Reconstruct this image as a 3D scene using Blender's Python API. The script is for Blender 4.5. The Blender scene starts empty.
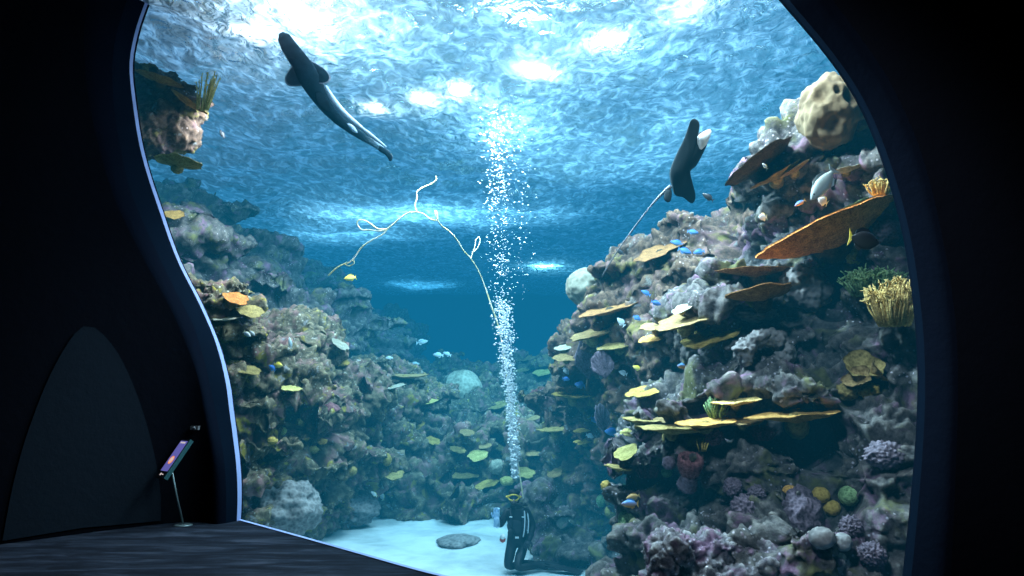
import bpy, bmesh, math, random
import numpy as np
from mathutils import Vector, Matrix, noise, Quaternion
from mathutils.bvhtree import BVHTree

random.seed(11); np.random.seed(11)
SC = bpy.context.scene
COL = SC.collection
F = 683.0; PITCH = math.radians(9.0); CAMZ = 1.6
CP, SP = math.cos(PITCH), math.sin(PITCH)
CAM = Vector((0, 0, CAMZ))
SURF = 7.0          # water surface height
SAND = -1.0

# ------------------------------------------------------------------ helpers
def ray(px, py):
    u = (px-512)/F; v = -(py-288)/F
    return Vector((u, CP-SP*v, SP+CP*v))
def at(px, py, Y):
    d = ray(px, py)
    return CAM + d*(Y/d.y)
def m_px(n, Y):                    # size in metres of n pixels at depth Y
    return n*Y/F
def tag(o, label=None, cat=None, group=None, kind=None):
    if label: o['label'] = label
    if cat: o['category'] = cat
    if group: o['group'] = group
    if kind: o['kind'] = kind
    return o
def empty(name, loc, label, cat, group=None):
    o = bpy.data.objects.new(name, None); o.empty_display_size = .1
    COL.objects.link(o); o.location = loc
    return tag(o, label, cat, group)
def mesh_obj(name, verts, faces, mat, parent=None, smooth=True):
    me = bpy.data.meshes.new(name)
    me.from_pydata([tuple(v) for v in verts], [], faces)
    me.update()
    return link_mesh(name, me, mat, parent, smooth)
def link_mesh(name, me, mat, parent=None, smooth=True):
    if smooth and len(me.polygons):
        me.polygons.foreach_set('use_smooth', [True]*len(me.polygons))
    o = bpy.data.objects.new(name, me); COL.objects.link(o)
    for m in (mat if isinstance(mat, (list, tuple)) else [mat]):
        me.materials.append(m)
    if parent: o.parent = parent
    return o
def bm_obj(name, bm, mat, parent=None, smooth=True):
    me = bpy.data.meshes.new(name)
    bmesh.ops.recalc_face_normals(bm, faces=bm.faces[:])
    bm.to_mesh(me); bm.free()
    return link_mesh(name, me, mat, parent, smooth)
def resample(pts, n):
    pts = np.array(pts, float)
    # smooth catmull-rom then equal arc length
    P = np.vstack([2*pts[0]-pts[1], pts, 2*pts[-1]-pts[-2]])
    out = []
    for i in range(1, len(P)-2):
        for t in np.linspace(0, 1, 12, endpoint=False):
            a, b, c, d = P[i-1], P[i], P[i+1], P[i+2]
            out.append(.5*((2*b)+(c-a)*t+(2*a-5*b+4*c-d)*t*t+(3*b-a-3*c+d)*t**3))
    out.append(pts[-1]); out = np.array(out)
    s = np.r_[0, np.cumsum(np.linalg.norm(np.diff(out, axis=0), axis=1))]
    q = np.linspace(0, s[-1], n)
    return np.stack([np.interp(q, s, out[:, k]) for k in range(out.shape[1])], 1)
def tube_geo(pts, radii, seg=8, cap=True):
    pts = [Vector(p) for p in pts]; n = len(pts)
    if not hasattr(radii, '__len__'): radii = [radii]*n
    V, Fc = [], []
    t0 = (pts[1]-pts[0]).normalized()
    nrm = t0.orthogonal().normalized()
    for i, p in enumerate(pts):
        t = (pts[min(i+1, n-1)]-pts[max(i-1, 0)])
        t = t.normalized() if t.length > 1e-9 else t0
        nrm = (nrm - t*nrm.dot(t))
        nrm = nrm.normalized() if nrm.length > 1e-6 else t.orthogonal().normalized()
        b = t.cross(nrm)
        for k in range(seg):
            a = 2*math.pi*k/seg
            V.append(p + (nrm*math.cos(a)+b*math.sin(a))*radii[i])
    for i in range(n-1):
        for k in range(seg):
            k2 = (k+1) % seg
            Fc.append((i*seg+k, i*seg+k2, (i+1)*seg+k2, (i+1)*seg+k))
    if cap:
        Fc.append(tuple(range(seg))[::-1]); Fc.append(tuple((n-1)*seg+k for k in range(seg)))
    return V, Fc
def join_geo(parts):
    V, Fc = [], []
    for v, f in parts:
        o = len(V); V += list(v); Fc += [tuple(i+o for i in q) for q in f]
    return V, Fc
def grid_faces(nr, nc, wrap=False):
    Fc = []
    for i in range(nr-1):
        for k in range(nc if wrap else nc-1):
            k2 = (k+1) % nc
            Fc.append((i*nc+k, i*nc+k2, (i+1)*nc+k2, (i+1)*nc+k))
    return Fc
def box_geo(c, s, rot=None):
    c = Vector(c); V = []
    for x in (-.5, .5):
        for y in (-.5, .5):
            for z in (-.5, .5):
                v = Vector((x*s[0], y*s[1], z*s[2]))
                V.append(c + (rot @ v if rot else v))
    return V, [(0,1,3,2),(4,6,7,5),(0,4,5,1),(2,3,7,6),(0,2,6,4),(1,5,7,3)]

# ------------------------------------------------------------------ materials
def nt(name):
    m = bpy.data.materials.new(name); m.use_nodes = True
    t = m.node_tree; t.nodes.clear()
    out = t.nodes.new('ShaderNodeOutputMaterial')
    return m, t, out
def ND(t, typ, **kw):
    n = t.nodes.new('ShaderNode'+typ)
    for k, v in kw.items():
        if k in n.inputs.keys() if isinstance(k, str) else False: n.inputs[k].default_value = v
        else: setattr(n, k, v)
    return n
def C4(c): return (c[0], c[1], c[2], 1)
def ramp(t, fac, stops):
    r = t.nodes.new('ShaderNodeValToRGB'); e = r.color_ramp.elements
    e[0].position, e[0].color = stops[0][0], C4(stops[0][1])
    e[1].position, e[1].color = stops[-1][0], C4(stops[-1][1])
    for p, c in stops[1:-1]:
        q = e.new(p); q.color = C4(c)
    t.links.new(fac, r.inputs['Fac']); return r.outputs['Color']
def noise_tex(t, scale, detail=4, rough=.6, vec=None, dist=0):
    n = t.nodes.new('ShaderNodeTexNoise')
    n.inputs['Scale'].default_value = scale; n.inputs['Detail'].default_value = detail
    n.inputs['Roughness'].default_value = rough; n.inputs['Distortion'].default_value = dist
    if vec: t.links.new(vec, n.inputs['Vector'])
    return n.outputs['Fac']
def mixc(t, a, b, fac, mode='MIX'):
    m = t.nodes.new('ShaderNodeMix'); m.data_type = 'RGBA'; m.blend_type = mode
    for s, v in ((m.inputs[6], a), (m.inputs[7], b), (m.inputs[0], fac)):
        if isinstance(v, (tuple, list)): s.default_value = C4(v)
        elif isinstance(v, (int, float)): s.default_value = v
        else: t.links.new(v, s)
    return m.outputs[2]
def principled(name, color, rough=.7, metal=0, bump=None, emit=None, emit_s=0, spec=.3, sheen=0, alpha=1):
    """bump = (scale, strength, distance)"""
    m, t, out = nt(name)
    b = t.nodes.new('ShaderNodeBsdfPrincipled')
    b.inputs['Roughness'].default_value = rough; b.inputs['Metallic'].default_value = metal
    b.inputs['Specular IOR Level'].default_value = spec; b.inputs['Alpha'].default_value = alpha
    if isinstance(color, tuple): b.inputs['Base Color'].default_value = C4(color)
    if emit: b.inputs['Emission Color'].default_value = C4(emit); b.inputs['Emission Strength'].default_value = emit_s
    if bump:
        tc = t.nodes.new('ShaderNodeTexCoord')
        bn = t.nodes.new('ShaderNodeBump'); bn.inputs['Strength'].default_value = bump[1]; bn.inputs['Distance'].default_value = bump[2]
        t.links.new(noise_tex(t, bump[0], 5, .65, tc.outputs['Object']), bn.inputs['Height'])
        t.links.new(bn.outputs['Normal'], b.inputs['Normal'])
    t.links.new(b.outputs[0], out.inputs['Surface'])
    return m
def rock_mat(name, cols, patch=1.2, fine=14, tint=None, bump=.6, spots=None):
    """cols: list of colours dark to pale; patches of encrusting growth over them"""
    m, t, out = nt(name)
    tc = t.nodes.new('ShaderNodeTexCoord'); vec = tc.outputs['Object']
    b = t.nodes.new('ShaderNodeBsdfPrincipled'); b.inputs['Roughness'].default_value = .92
    b.inputs['Specular IOR Level'].default_value = .12
    n1 = noise_tex(t, fine, 6, .7, vec)
    c = ramp(t, n1, [(.30+.40*i/(len(cols)-1), k) for i, k in enumerate(cols)])
    if tint:
        for i, (tc_, sc, lo, hi) in enumerate(tint):
            mp = t.nodes.new('ShaderNodeMapping'); mp.inputs['Location'].default_value = (3.7*i+1, 1.9*i, 5.1*i)
            t.links.new(vec, mp.inputs['Vector'])
            f = ramp(t, noise_tex(t, sc, 4, .65, mp.outputs[0], .4), [(lo, (0,0,0)), (hi, (1,1,1))])
            c = mixc(t, c, tc_, f)
    if spots:
        v = t.nodes.new('ShaderNodeTexVoronoi'); v.inputs['Scale'].default_value = spots[1]
        t.links.new(vec, v.inputs['Vector'])
        f = ramp(t, v.outputs['Distance'], [(0.10, (1,1,1)), (.26, (0,0,0))])
        gate = ramp(t, noise_tex(t, spots[1]*.13, 2, .5, vec), [(.5, (0,0,0)), (.62, (1,1,1))])
        c = mixc(t, c, spots[0], mixc(t, f, gate, 1.0, 'MULTIPLY'))
    geo = t.nodes.new('ShaderNodeNewGeometry')      # crevice shade put into the colour, ridges lightened
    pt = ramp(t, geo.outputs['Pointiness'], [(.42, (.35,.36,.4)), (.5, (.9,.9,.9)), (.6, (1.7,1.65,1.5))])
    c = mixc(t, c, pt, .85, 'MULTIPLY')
    t.links.new(c, b.inputs['Base Color'])
    bn = t.nodes.new('ShaderNodeBump'); bn.inputs['Strength'].default_value = bump; bn.inputs['Distance'].default_value = .05
    t.links.new(noise_tex(t, fine*1.3, 8, .75, vec), bn.inputs['Height'])
    t.links.new(bn.outputs['Normal'], b.inputs['Normal'])
    t.links.new(b.outputs[0], out.inputs['Surface'])
    return m
def coral_mat(name, dark, pale, scale=40, rough=.85, bump=.5):
    m, t, out = nt(name)
    tc = t.nodes.new('ShaderNodeTexCoord'); vec = tc.outputs['Object']
    b = t.nodes.new('ShaderNodeBsdfPrincipled'); b.inputs['Roughness'].default_value = rough
    b.inputs['Specular IOR Level'].default_value = .15
    v = t.nodes.new('ShaderNodeTexVoronoi'); v.inputs['Scale'].default_value = scale
    t.links.new(vec, v.inputs['Vector'])
    n = noise_tex(t, scale*.22, 4, .65, vec)
    mul = t.nodes.new('ShaderNodeMath'); mul.operation = 'MULTIPLY_ADD'
    t.links.new(v.outputs['Distance'], mul.inputs[0]); mul.inputs[1].default_value = .45; t.links.new(n, mul.inputs[2])
    c = ramp(t, mul.outputs[0], [(.45, dark), (.95, pale)])
    oi = t.nodes.new('ShaderNodeObjectInfo')
    hs = t.nodes.new('ShaderNodeHueSaturation')
    mr = t.nodes.new('ShaderNodeMapRange'); mr.inputs[3].default_value = .75; mr.inputs[4].default_value = 1.3
    t.links.new(oi.outputs['Random'], mr.inputs[0]); t.links.new(mr.outputs[0], hs.inputs['Value'])
    t.links.new(c, hs.inputs['Color']); t.links.new(hs.outputs[0], b.inputs['Base Color'])
    bn = t.nodes.new('ShaderNodeBump'); bn.inputs['Strength'].default_value = bump; bn.inputs['Distance'].default_value = .02
    t.links.new(mul.outputs[0], bn.inputs['Height']); t.links.new(bn.outputs['Normal'], b.inputs['Normal'])
    t.links.new(b.outputs[0], out.inputs['Surface'])
    return m
# ------------------------------------------------------------------ plan of the curving window wall
_px = np.linspace(-15, 15, 601)
_kx = [-15, -9, -5.8, -4.8, -4.1, -3.5, -2.2, -0.65, 0.8, 2.2, 4, 8, 15]
_ky = [2.6, 5.4, 8.05, 9.2, 9.8, 9.25, 8.0, 6.48, 5.55, 5.0, 4.75, 4.8, 5.0]
_py = np.interp(_px, _kx, _ky)
_g = np.exp(-.5*(np.arange(-12, 13)/4.0)**2); _g /= _g.sum()
_py = np.convolve(np.pad(_py, 12, mode='edge'), _g, 'valid')
def plan(x): return float(np.interp(x, _px, _py))
def hit_plan(px, py, off=0):
    d = ray(px, py); lo, hi = 1.0, 20.0
    f = lambda s: d.y*s - (plan(d.x*s)-off)
    # first crossing
    s = 1.0
    while f(s) < 0 and s < 25: s += .05
    lo, hi = s-.05, s
    for _ in range(30):
        m = (lo+hi)/2
        if f(m) < 0: lo = m
        else: hi = m
    return CAM + d*hi
innL = [(241,521),(242,495),(241,468),(238,440),(234,410),(230,382),(220,345),(203,305),(180,259),(162,208),(151,175),(143,145),(137,108),(133,67),(138,35),(146,10),(153,-8)]
midL = [(226,521),(226,490),(224,460),(219,430),(212,395),(204,360),(193,325),(176,292),(160,259),(144,225),(131,192),(124,165),(115,117),(112,67),(116,35),(124,8),(132,-14)]
outL = [(212,521),(211,490),(209,455),(203,410),(197,375),(180,329),(160,289),(140,252),(125,222),(112,192),(97,140),(88,95),(84,50),(85,15),(92,-20)]
topI = [(153,-8),(185,-50),(240,-90),(330,-118),(450,-125),(570,-118),(670,-90),(735,-48),(782,0)]
topO = [(92,-20),(125,-80),(200,-125),(320,-155),(450,-165),(590,-155),(710,-118),(785,-60),(833,0)]
innR = [(782,0),(818,42),(845,78),(866,115),(884,160),(898,205),(908,250),(915,300),(919,345),(920,390),(918,440),(913,500),(905,576),(897,632)]
outR = [(833,0),(870,50),(893,87),(917,140),(933,193),(943,240),(952,290),(957,340),(958,400),(956,470),(951,576),(944,648)]
NL, NT, NR = 60, 40, 60
def chain(L, T, R):
    return np.vstack([resample(L, NL), resample(T, NT)[1:-1], resample(R, NR)])
cI, cO = chain(innL, topI, innR), chain(outL, topO, outR)
tm = np.array(topI)*.6+np.array(topO)*.4; tm[0] = midL[-1]
rI, rO = resample(innR, NR), resample(outR, NR)
cM = np.vstack([resample(midL, NL), resample(tm, NT)[1:-1], rI*.86+rO*.14])
def world_chain(c, off):
    P = [hit_plan(x, y, off) for x, y in c]
    P[0].z = 0; P[-1].z = min(P[-1].z, 0)
    for p in P: p.z = max(p.z, 0.0)
    return P
wI, wM, wO = world_chain(cI, 0), world_chain(cM, .32), world_chain(cO, .5)
wE = world_chain(cI, .03)
NC = len(wI)

M_wall = principled('dark_plaster', (.004,.005,.008), .85, bump=(6,.35,.03), spec=0)
M_frame = principled('dark_frame_paint', (.003,.007,.014), .9, bump=(5,.3,.02), spec=0)
M_face = principled('dark_frame_face', (.003,.005,.010), .75, bump=(7,.4,.02), spec=0)
M_edge_glow = principled('acrylic_edge_glow', (.30,.36,.62), .4, emit=(.36,.5,1.0), emit_s=.04, spec=0)
M_niche = principled('niche_panel', (.010,.015,.022), .7, bump=(9,.3,.02), spec=0)
# window frame: dished reveal plus a flat outer band
rows = []
wb = [p + Vector((0, .03, 0)) for p in wI]
for k in range(4): rows.append([wb[j].lerp(wI[j], k/3) for j in range(NC)])
for k in range(1, 9): rows.append([wI[j].lerp(wM[j], k/8) for j in range(NC)])
o = mesh_obj('trim_1', [p for r in rows for p in r], grid_faces(len(rows), NC), M_frame)
tag(o, 'dark blue recessed reveal curving around the aquarium window', 'window surround', kind='structure')
rows = []
for k in range(7): rows.append([wM[j].lerp(wO[j], k/6)+Vector((0, -.05*math.sin(math.pi*k/6), 0)) for j in range(NC)])
o = mesh_obj('trim_2', [p for r in rows for p in r], grid_faces(len(rows), NC), M_face)
tag(o, 'near black outer band around the window opening', 'window surround', kind='structure')
# pale acrylic edge, its reflected light put in as emission: left jamb and sill
sill = [Vector((x, plan(x), 0.0)) for x in np.linspace(wI[-1].x, wI[0].x, 70)]
edge = [wI[j] for j in range(NC)]
def strip(path, wid_fn, dirs):
    a = [p for p in path]; b = [path[i]+dirs[i]*wid_fn(i) for i in range(len(path))]
    return a + b, grid_faces(2, len(path))
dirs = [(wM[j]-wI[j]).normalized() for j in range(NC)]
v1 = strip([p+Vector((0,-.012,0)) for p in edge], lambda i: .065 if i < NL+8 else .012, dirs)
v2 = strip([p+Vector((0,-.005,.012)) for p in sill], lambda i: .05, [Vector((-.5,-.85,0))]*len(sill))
o = mesh_obj('trim_3', *join_geo([v1, v2]), M_edge_glow)
tag(o, 'thin pale lilac edge of the acrylic with an added glow along the left jamb and sill', 'window edge', kind='structure')
# acrylic pane
cen = Vector((0, 0, 3.0)); loop = wI + sill[1:-1]
rows = []
NRr = 14
for k in range(1, NRr+1):
    f = k/NRr
    for p in loop:
        x = -1.2+(p.x+1.2)*f; z = 2.6+(p.z-2.6)*f
        rows.append(Vector((x, plan(x)+.04, z)))
nl = len(loop)
rows.append(Vector((-1.2, plan(-1.2)+.04, 2.6)))
fc = grid_faces(NRr, nl, True) + [(NRr*nl, (i+1) % nl, i) for i in range(nl)]
m, t, out = nt('acrylic_pane')
tr = t.nodes.new('ShaderNodeBsdfTransparent'); gl = t.nodes.new('ShaderNodeBsdfGlossy'); gl.inputs['Roughness'].default_value = .02
mx = t.nodes.new('ShaderNodeMixShader'); fr = t.nodes.new('ShaderNodeFresnel'); fr.inputs[0].default_value = 1.1
t.links.new(fr.outputs[0], mx.inputs[0]); t.links.new(tr.outputs[0], mx.inputs[1]); t.links.new(gl.outputs[0], mx.inputs[2]); t.links.new(mx.outputs[0], out.inputs['Surface'])
tr.inputs[0].default_value = (.95,.98,1,1)
o = mesh_obj('window_1', rows, fc, m)
tag(o, 'huge clear acrylic aquarium window', 'window', kind='structure')
# wall around the opening
bnd = []
seq = [(-14.9, 0), (-14.9, 4.5), (-14.9, 9), (-7, 9), (0, 9), (7, 9), (14.9, 9), (14.9, 4.5), (14.9, 0)]
sq = np.array(seq, float); s = np.r_[0, np.cumsum(np.linalg.norm(np.diff(sq, axis=0), axis=1))]
q = np.interp(np.arange(NC), [0, NL-1, NL+NT-2, NC-1], [0, 9+4, s[-1]-9-8, s[-1]])
bx_, bz_ = np.interp(q, s, sq[:, 0]), np.interp(q, s, sq[:, 1])
rows = []
NB = 36
for k in range(NB+1):
    f = (k/NB)**1.5
    for j in range(NC):
        x = wO[j].x*(1-f)+bx_[j]*f; z = wO[j].z*(1-f)+bz_[j]*f
        rows.append(Vector((x, plan(x)-.5, z)))
o = mesh_obj('wall_front', rows, grid_faces(NB+1, NC), M_wall)
tag(o, 'black wall with a keyhole shaped aquarium window', 'wall', kind='structure')
# carpet
m, t, out = nt('dark_carpet')
tc = t.nodes.new('ShaderNodeTexCoord'); mp = t.nodes.new('ShaderNodeMapping')
mp.inputs['Rotation'].default_value = (0, 0, .32); mp.inputs['Scale'].default_value = (.55, 2.6, 1)
t.links.new(tc.outputs['Object'], mp.inputs['Vector'])
b = t.nodes.new('ShaderNodeBsdfPrincipled'); b.inputs['Roughness'].default_value = .95; b.inputs['Specular IOR Level'].default_value = .1
c = ramp(t, noise_tex(t, 2.2, 5, .7, mp.outputs[0], .6), [(.42, (.003,.005,.010)), (.55, (.012,.017,.028)), (.68, (.038,.045,.065))])
t.links.new(c, b.inputs['Base Color'])
bn = t.nodes.new('ShaderNodeBump'); bn.inputs['Strength'].default_value = .5; bn.inputs['Distance'].default_value = .01
t.links.new(noise_tex(t, 90, 3, .6, tc.outputs['Object']), bn.inputs['Height']); t.links.new(bn.outputs[0], b.inputs['Normal'])
t.links.new(b.outputs[0], out.inputs['Surface'])
xs = np.linspace(-14.9, 14.9, 200); V = []
for k in range(9):
    for x in xs:
        y1 = plan(x) - (0 if wI[0].x-.02 < x < wI[-1].x+.02 else .3)
        V.append((x, -9+(y1+9)*k/8, 0))
o = mesh_obj('floor', V, grid_faces(9, len(xs)), m); tag(o, 'dark patterned carpet of the viewing hall', 'floor', kind='structure')
def quad(name, pts, mat, label, cat):
    o = mesh_obj(name, pts, [(0,1,2,3)], mat, smooth=False); return tag(o, label, cat, kind='structure')
quad('ceiling', [(-14.9,-9,9),(14.9,-9,9),(14.9,5.2,9),(-14.9,5.2,9)], M_wall, 'black hall ceiling', 'ceiling')
V = []; xs2 = np.linspace(-14.9, 14.9, 60)
for k in range(2):
    for x in xs2: V.append((x, 2.0 if k == 0 else plan(x)-.45, 9))
o = mesh_obj('ceiling_front', V, grid_faces(2, 60), M_wall); tag(o, 'black hall ceiling beside the window wall', 'ceiling', kind='structure'); o.name = 'ceiling_edge'
quad('wall_back', [(-14.9,-9,0),(14.9,-9,0),(14.9,-9,9),(-14.9,-9,9)], M_wall, 'black back wall of the hall', 'wall')
quad('wall_left', [(-14.9,-9,0),(-14.9,5,0),(-14.9,5,9),(-14.9,-9,9)], M_wall, 'black left wall of the hall', 'wall')
quad('wall_right', [(14.9,-9,0),(14.9,6,0),(14.9,6,9),(14.9,-9,9)], M_wall, 'black right wall of the hall', 'wall')
# arched niche panel in the dark wall left of the window
arch = resample([(2,541),(14,480),(30,425),(55,365),(84,326),(112,345),(135,390),(152,445),(160,490),(161,521)], 40)
nA = len(arch); V = []
for k in range(12):
    f = k/11
    for (x, y) in arch:
        bx = 82 + (x-82)*f; by = 528 + (y-528)*f
        p = hit_plan(bx, by, .53); p.z = max(p.z, .01); V.append(p)
o = mesh_obj('door_1', V, grid_faces(12, nA), M_niche); tag(o, 'dark arched panel in the wall left of the sign stand', 'doorway', kind='structure')

# ------------------------------------------------------------------ tank shell
M_tank = principled('tank_paint', (.03,.10,.16), .8)
quad('wall_tank_left', [(-15,3,-1.6),(-15,36,-1.6),(-15,36,13),(-15,3,13)], M_tank, 'blue painted left side of the tank', 'wall')
quad('wall_tank_right', [(15,5.3,-1.6),(15,36,-1.6),(15,36,13),(15,5.3,13)], M_tank, 'blue painted right side of the tank', 'wall')
quad('wall_tank_back', [(-15,36,-1.6),(15,36,-1.6),(15,36,13),(-15,36,13)], M_tank, 'blue painted far end of the tank', 'wall')
# plinth below the window
xs3 = np.linspace(-14.9, 14.9, 120)
V = [(x, plan(x)+.05, z) for z in (-1.6, -.02) for x in xs3]
o = mesh_obj('wall_plinth', V, grid_faces(2, 120), M_tank); tag(o, 'tank wall below the window sill', 'wall', kind='structure')
# sand
m, t, out = nt('white_sand')
tc = t.nodes.new('ShaderNodeTexCoord'); b = t.nodes.new('ShaderNodeBsdfPrincipled'); b.inputs['Roughness'].default_value = .95; b.inputs['Specular IOR Level'].default_value = .1
c = ramp(t, noise_tex(t, 1.3, 6, .65, tc.outputs['Object']), [(.3, (.36,.40,.41)), (.55, (.56,.60,.61)), (.75, (.66,.68,.68))])
t.links.new(c, b.inputs['Base Color'])
bn = t.nodes.new('ShaderNodeBump'); bn.inputs['Strength'].default_value = .4; bn.inputs['Distance'].default_value = .05
t.links.new(noise_tex(t, 6, 6, .7, tc.outputs['Object']), bn.inputs['Height']); t.links.new(bn.outputs[0], b.inputs['Normal'])
t.links.new(b.outputs[0], out.inputs['Surface'])
gx = np.linspace(-14.9, 14.9, 160); gy = np.linspace(4.6, 35.9, 160); V = []
def sand_z(x, y): return SAND + .06*noise.noise(Vector((x*.7, y*.7, 1.3))) + .02*noise.noise(Vector((x*2.3, y*2.3, 4)))
for y in gy:
    for x in gx: V.append((x, y, sand_z(x, y)))
o = mesh_obj('sand_floor', V, grid_faces(160, 160), m); tag(o, 'white sand floor of the tank', 'sand', kind='structure')

# ------------------------------------------------------------------ water: rippled surface sheet and hazy body
def surf_h(x, y):
    # wave amplitude varies over the tank; several wave trains plus noise
    h = .045*math.sin(1.5*x+.9*y+1.5*noise.noise(Vector((x*.3, y*.3, 0))))
    h += .03*math.sin(-1.1*x+2.3*y+2*noise.noise(Vector((x*.4, y*.4, 7))))
    h += .11*noise.noise(Vector((x*.9, y*.9, 2))) + .05*noise.noise(Vector((x*2.1, y*2.1, 5)))
    h += .022*noise.noise(Vector((x*5, y*5, 9)))
    return h
gx = np.linspace(-14.9, 14.9, 300); gy = np.r_[np.linspace(4.5, 16, 230), np.linspace(16.15, 35.9, 130)]
V = [(x, y, SURF-.03+surf_h(x, y)) for y in gy for x in gx]
m, t, out = nt('water_surface')
tc = t.nodes.new('ShaderNodeTexCoord')
gls = t.nodes.new('ShaderNodeBsdfGlass'); gls.inputs['IOR'].default_value = 1.33; gls.inputs['Roughness'].default_value = 0.10
gls.inputs['Color'].default_value = (.93,.98,1,1)
tl = t.nodes.new('ShaderNodeBsdfTranslucent'); tl.inputs[0].default_value = (.80,.92,1,1)
bn = t.nodes.new('ShaderNodeBump'); bn.inputs['Strength'].default_value = .8; bn.inputs['Distance'].default_value = .055
nz = noise_tex(t, 4.2, 3, .5, tc.outputs['Object'], .8)
t.links.new(nz, bn.inputs['Height'])
t.links.new(bn.outputs[0], gls.inputs['Normal'])
bn2 = t.nodes.new('ShaderNodeBump'); bn2.inputs['Strength'].default_value = 1; bn2.inputs['Distance'].default_value = .35
t.links.new(nz, bn2.inputs['Height']); t.links.new(bn2.outputs[0], tl.inputs['Normal'])
mx = t.nodes.new('ShaderNodeMixShader')
mp = t.nodes.new('ShaderNodeMapping'); mp.inputs['Scale'].default_value = (1.5, 1.0, 1); mp.inputs['Rotation'].default_value = (0, 0, .35)
t.links.new(tc.outputs['Object'], mp.inputs['Vector'])
fz = ramp(t, noise_tex(t, 3.0, 2.5, .5, mp.outputs[0], .9), [(.36, (.15,.15,.15)), (.52, (.25,.25,.25)), (.68, (.55,.55,.55))])
t.links.new(fz, mx.inputs[0])
t.links.new(gls.outputs[0], mx.inputs[1]); t.links.new(tl.outputs[0], mx.inputs[2]); t.links.new(mx.outputs[0], out.inputs['Surface'])
o = mesh_obj('water_surface', V, grid_faces(len(gy), len(gx)), m); tag(o, 'rippled underside of the water surface', 'water', kind='structure')
# water body: absorbing, faintly glowing blue haze
VOL_A = (.125, .076, .064); VOL_C = (.005, .172, .35)
m, t, out = nt('water_body')
ab = t.nodes.new('ShaderNodeVolumeAbsorption'); k = .2
ab.inputs['Density'].default_value = k; ab.inputs['Color'].default_value = (1-VOL_A[0]/k, 1-VOL_A[1]/k, 1-VOL_A[2]/k, 1)
em = t.nodes.new('ShaderNodeEmission'); em.inputs[0].default_value = (VOL_A[0]*VOL_C[0]*10, VOL_A[1]*VOL_C[1]*10, VOL_A[2]*VOL_C[2]*10, 1); em.inputs[1].default_value = .1
ad = t.nodes.new('ShaderNodeAddShader'); t.links.new(ab.outputs[0], ad.inputs[0]); t.links.new(em.outputs[0], ad.inputs[1]); t.links.new(ad.outputs[0], out.inputs['Volume'])
m.cycles.homogeneous_volume = True if hasattr(m.cycles, 'homogeneous_volume') else None
xs4 = list(np.linspace(-14.95, 14.95, 90))
ring = [(x, plan(x)+.06) for x in xs4] + [(14.95, 35.95), (-14.95, 35.95)]
n = len(ring)
V = [(x, y, -1.3) for x, y in ring] + [(x, y, SURF+.3) for x, y in ring]
fc = [tuple(range(n))[::-1], tuple(range(n, 2*n))] + [(i, (i+1) % n, n+(i+1) % n, n+i) for i in range(n)]
o = mesh_obj('water_body', V, fc, m, smooth=False); tag(o, 'hazy blue water filling the tank', 'water', kind='structure')

# ------------------------------------------------------------------ camera, world, lights
cam = bpy.data.cameras.new('camera'); cam.lens = 24; cam.sensor_width = 36; cam.clip_end = 200; cam.clip_start = .05
co = bpy.data.objects.new('camera', cam); COL.objects.link(co); co.location = CAM; co.rotation_euler = (math.pi/2+PITCH, 0, 0); SC.camera = co
w = bpy.data.worlds.new('world'); SC.world = w; w.use_nodes = True
w.node_tree.nodes['Background'].inputs[0].default_value = (.28, .60, 1, 1); w.node_tree.nodes['Background'].inputs[1].default_value = 1.5
def area(name, loc, size, power, color=(1,1,1), target=None, spread=math.pi):
    l = bpy.data.lights.new(name, 'AREA'); l.shape = 'DISK'; l.size = size; l.energy = power; l.color = color; l.spread = spread
    o = bpy.data.objects.new(name, l); COL.objects.link(o); o.location = loc
    d = (Vector(target)-Vector(loc)) if target else Vector((0,0,-1))
    o.rotation_euler = d.to_track_quat('-Z', 'Y').to_euler(); return o
def spot(name, loc, target, power, color=(1,1,1), size=60, rad=.3, blend=.8):
    l = bpy.data.lights.new(name, 'SPOT'); l.energy = power; l.color = color; l.spot_size = math.radians(size); l.spot_blend = blend; l.shadow_soft_size = rad
    o = bpy.data.objects.new(name, l); COL.objects.link(o); o.location = loc
    o.rotation_euler = (Vector(target)-Vector(loc)).to_track_quat('-Z', 'Y').to_euler(); return o
# ------------------------------------------------------------------ unseen lights in the tank, plus added fill from the hall
area('tank_light', (-1.2, 10.5, 6.1), 1.8, 1250, (.95,.97,1), (-0.6, 17.5, -1))
area('tank_light', (2.6, 8.0, 6.2), 1.4, 280, (.95,.97,1), (4.0, 11.5, 0))
area('tank_light', (-4.2, 10.6, 6.2), 1.2, 260, (.9,.96,1), (-5.6, 16.5, -1))
area('tank_light', (1.0, 16.5, 6.0), 2.2, 2000, (.9,.97,1), (0.3, 23, 0))
area('tank_light', (-1.2, 7.5, 6.55), .5, 420, (.88,.95,1), (3.9, 7.0, .9), 1.5)  # this and the next two: unseen fill added for the near right reef
area('tank_light', (0.9, 6.1, 6.4), 1.0, 300, (.85,.94,1), (4.0, 7.2, .6))
area('tank_light', (2.0, 5.9, 6.3), 1.0, 130, (1,.95,.88), (3.8, 8.2, 2.0))
spot('reef_fill_spot', (-2.4, 8.7, 6.5), (3.9, 7.0, .4), 2600, (.82,.93,1), 36, .5)  # unseen spot added to brighten the front faces of the right reef
spot('hall_fill_spot', (-1.2, .8, 7.2), (3.2, 6.6, .9), 2300, (.75,.88,1), 30, .4)  # both hall spots are added frontal fill through the pane, without a fixture
spot('hall_fill_spot', (-.6, .6, 7.2), (1.7, 12.5, .6), 3600, (.75,.9,1), 22, .4)
area('tank_fill', (0.5, 11.5, 6.6), 7, 850, (.72,.9,1))
area('tank_fill', (2.6, 7.2, 6.6), 3, 420, (.8,.92,1), (3.2, 8.2, 0))
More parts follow.
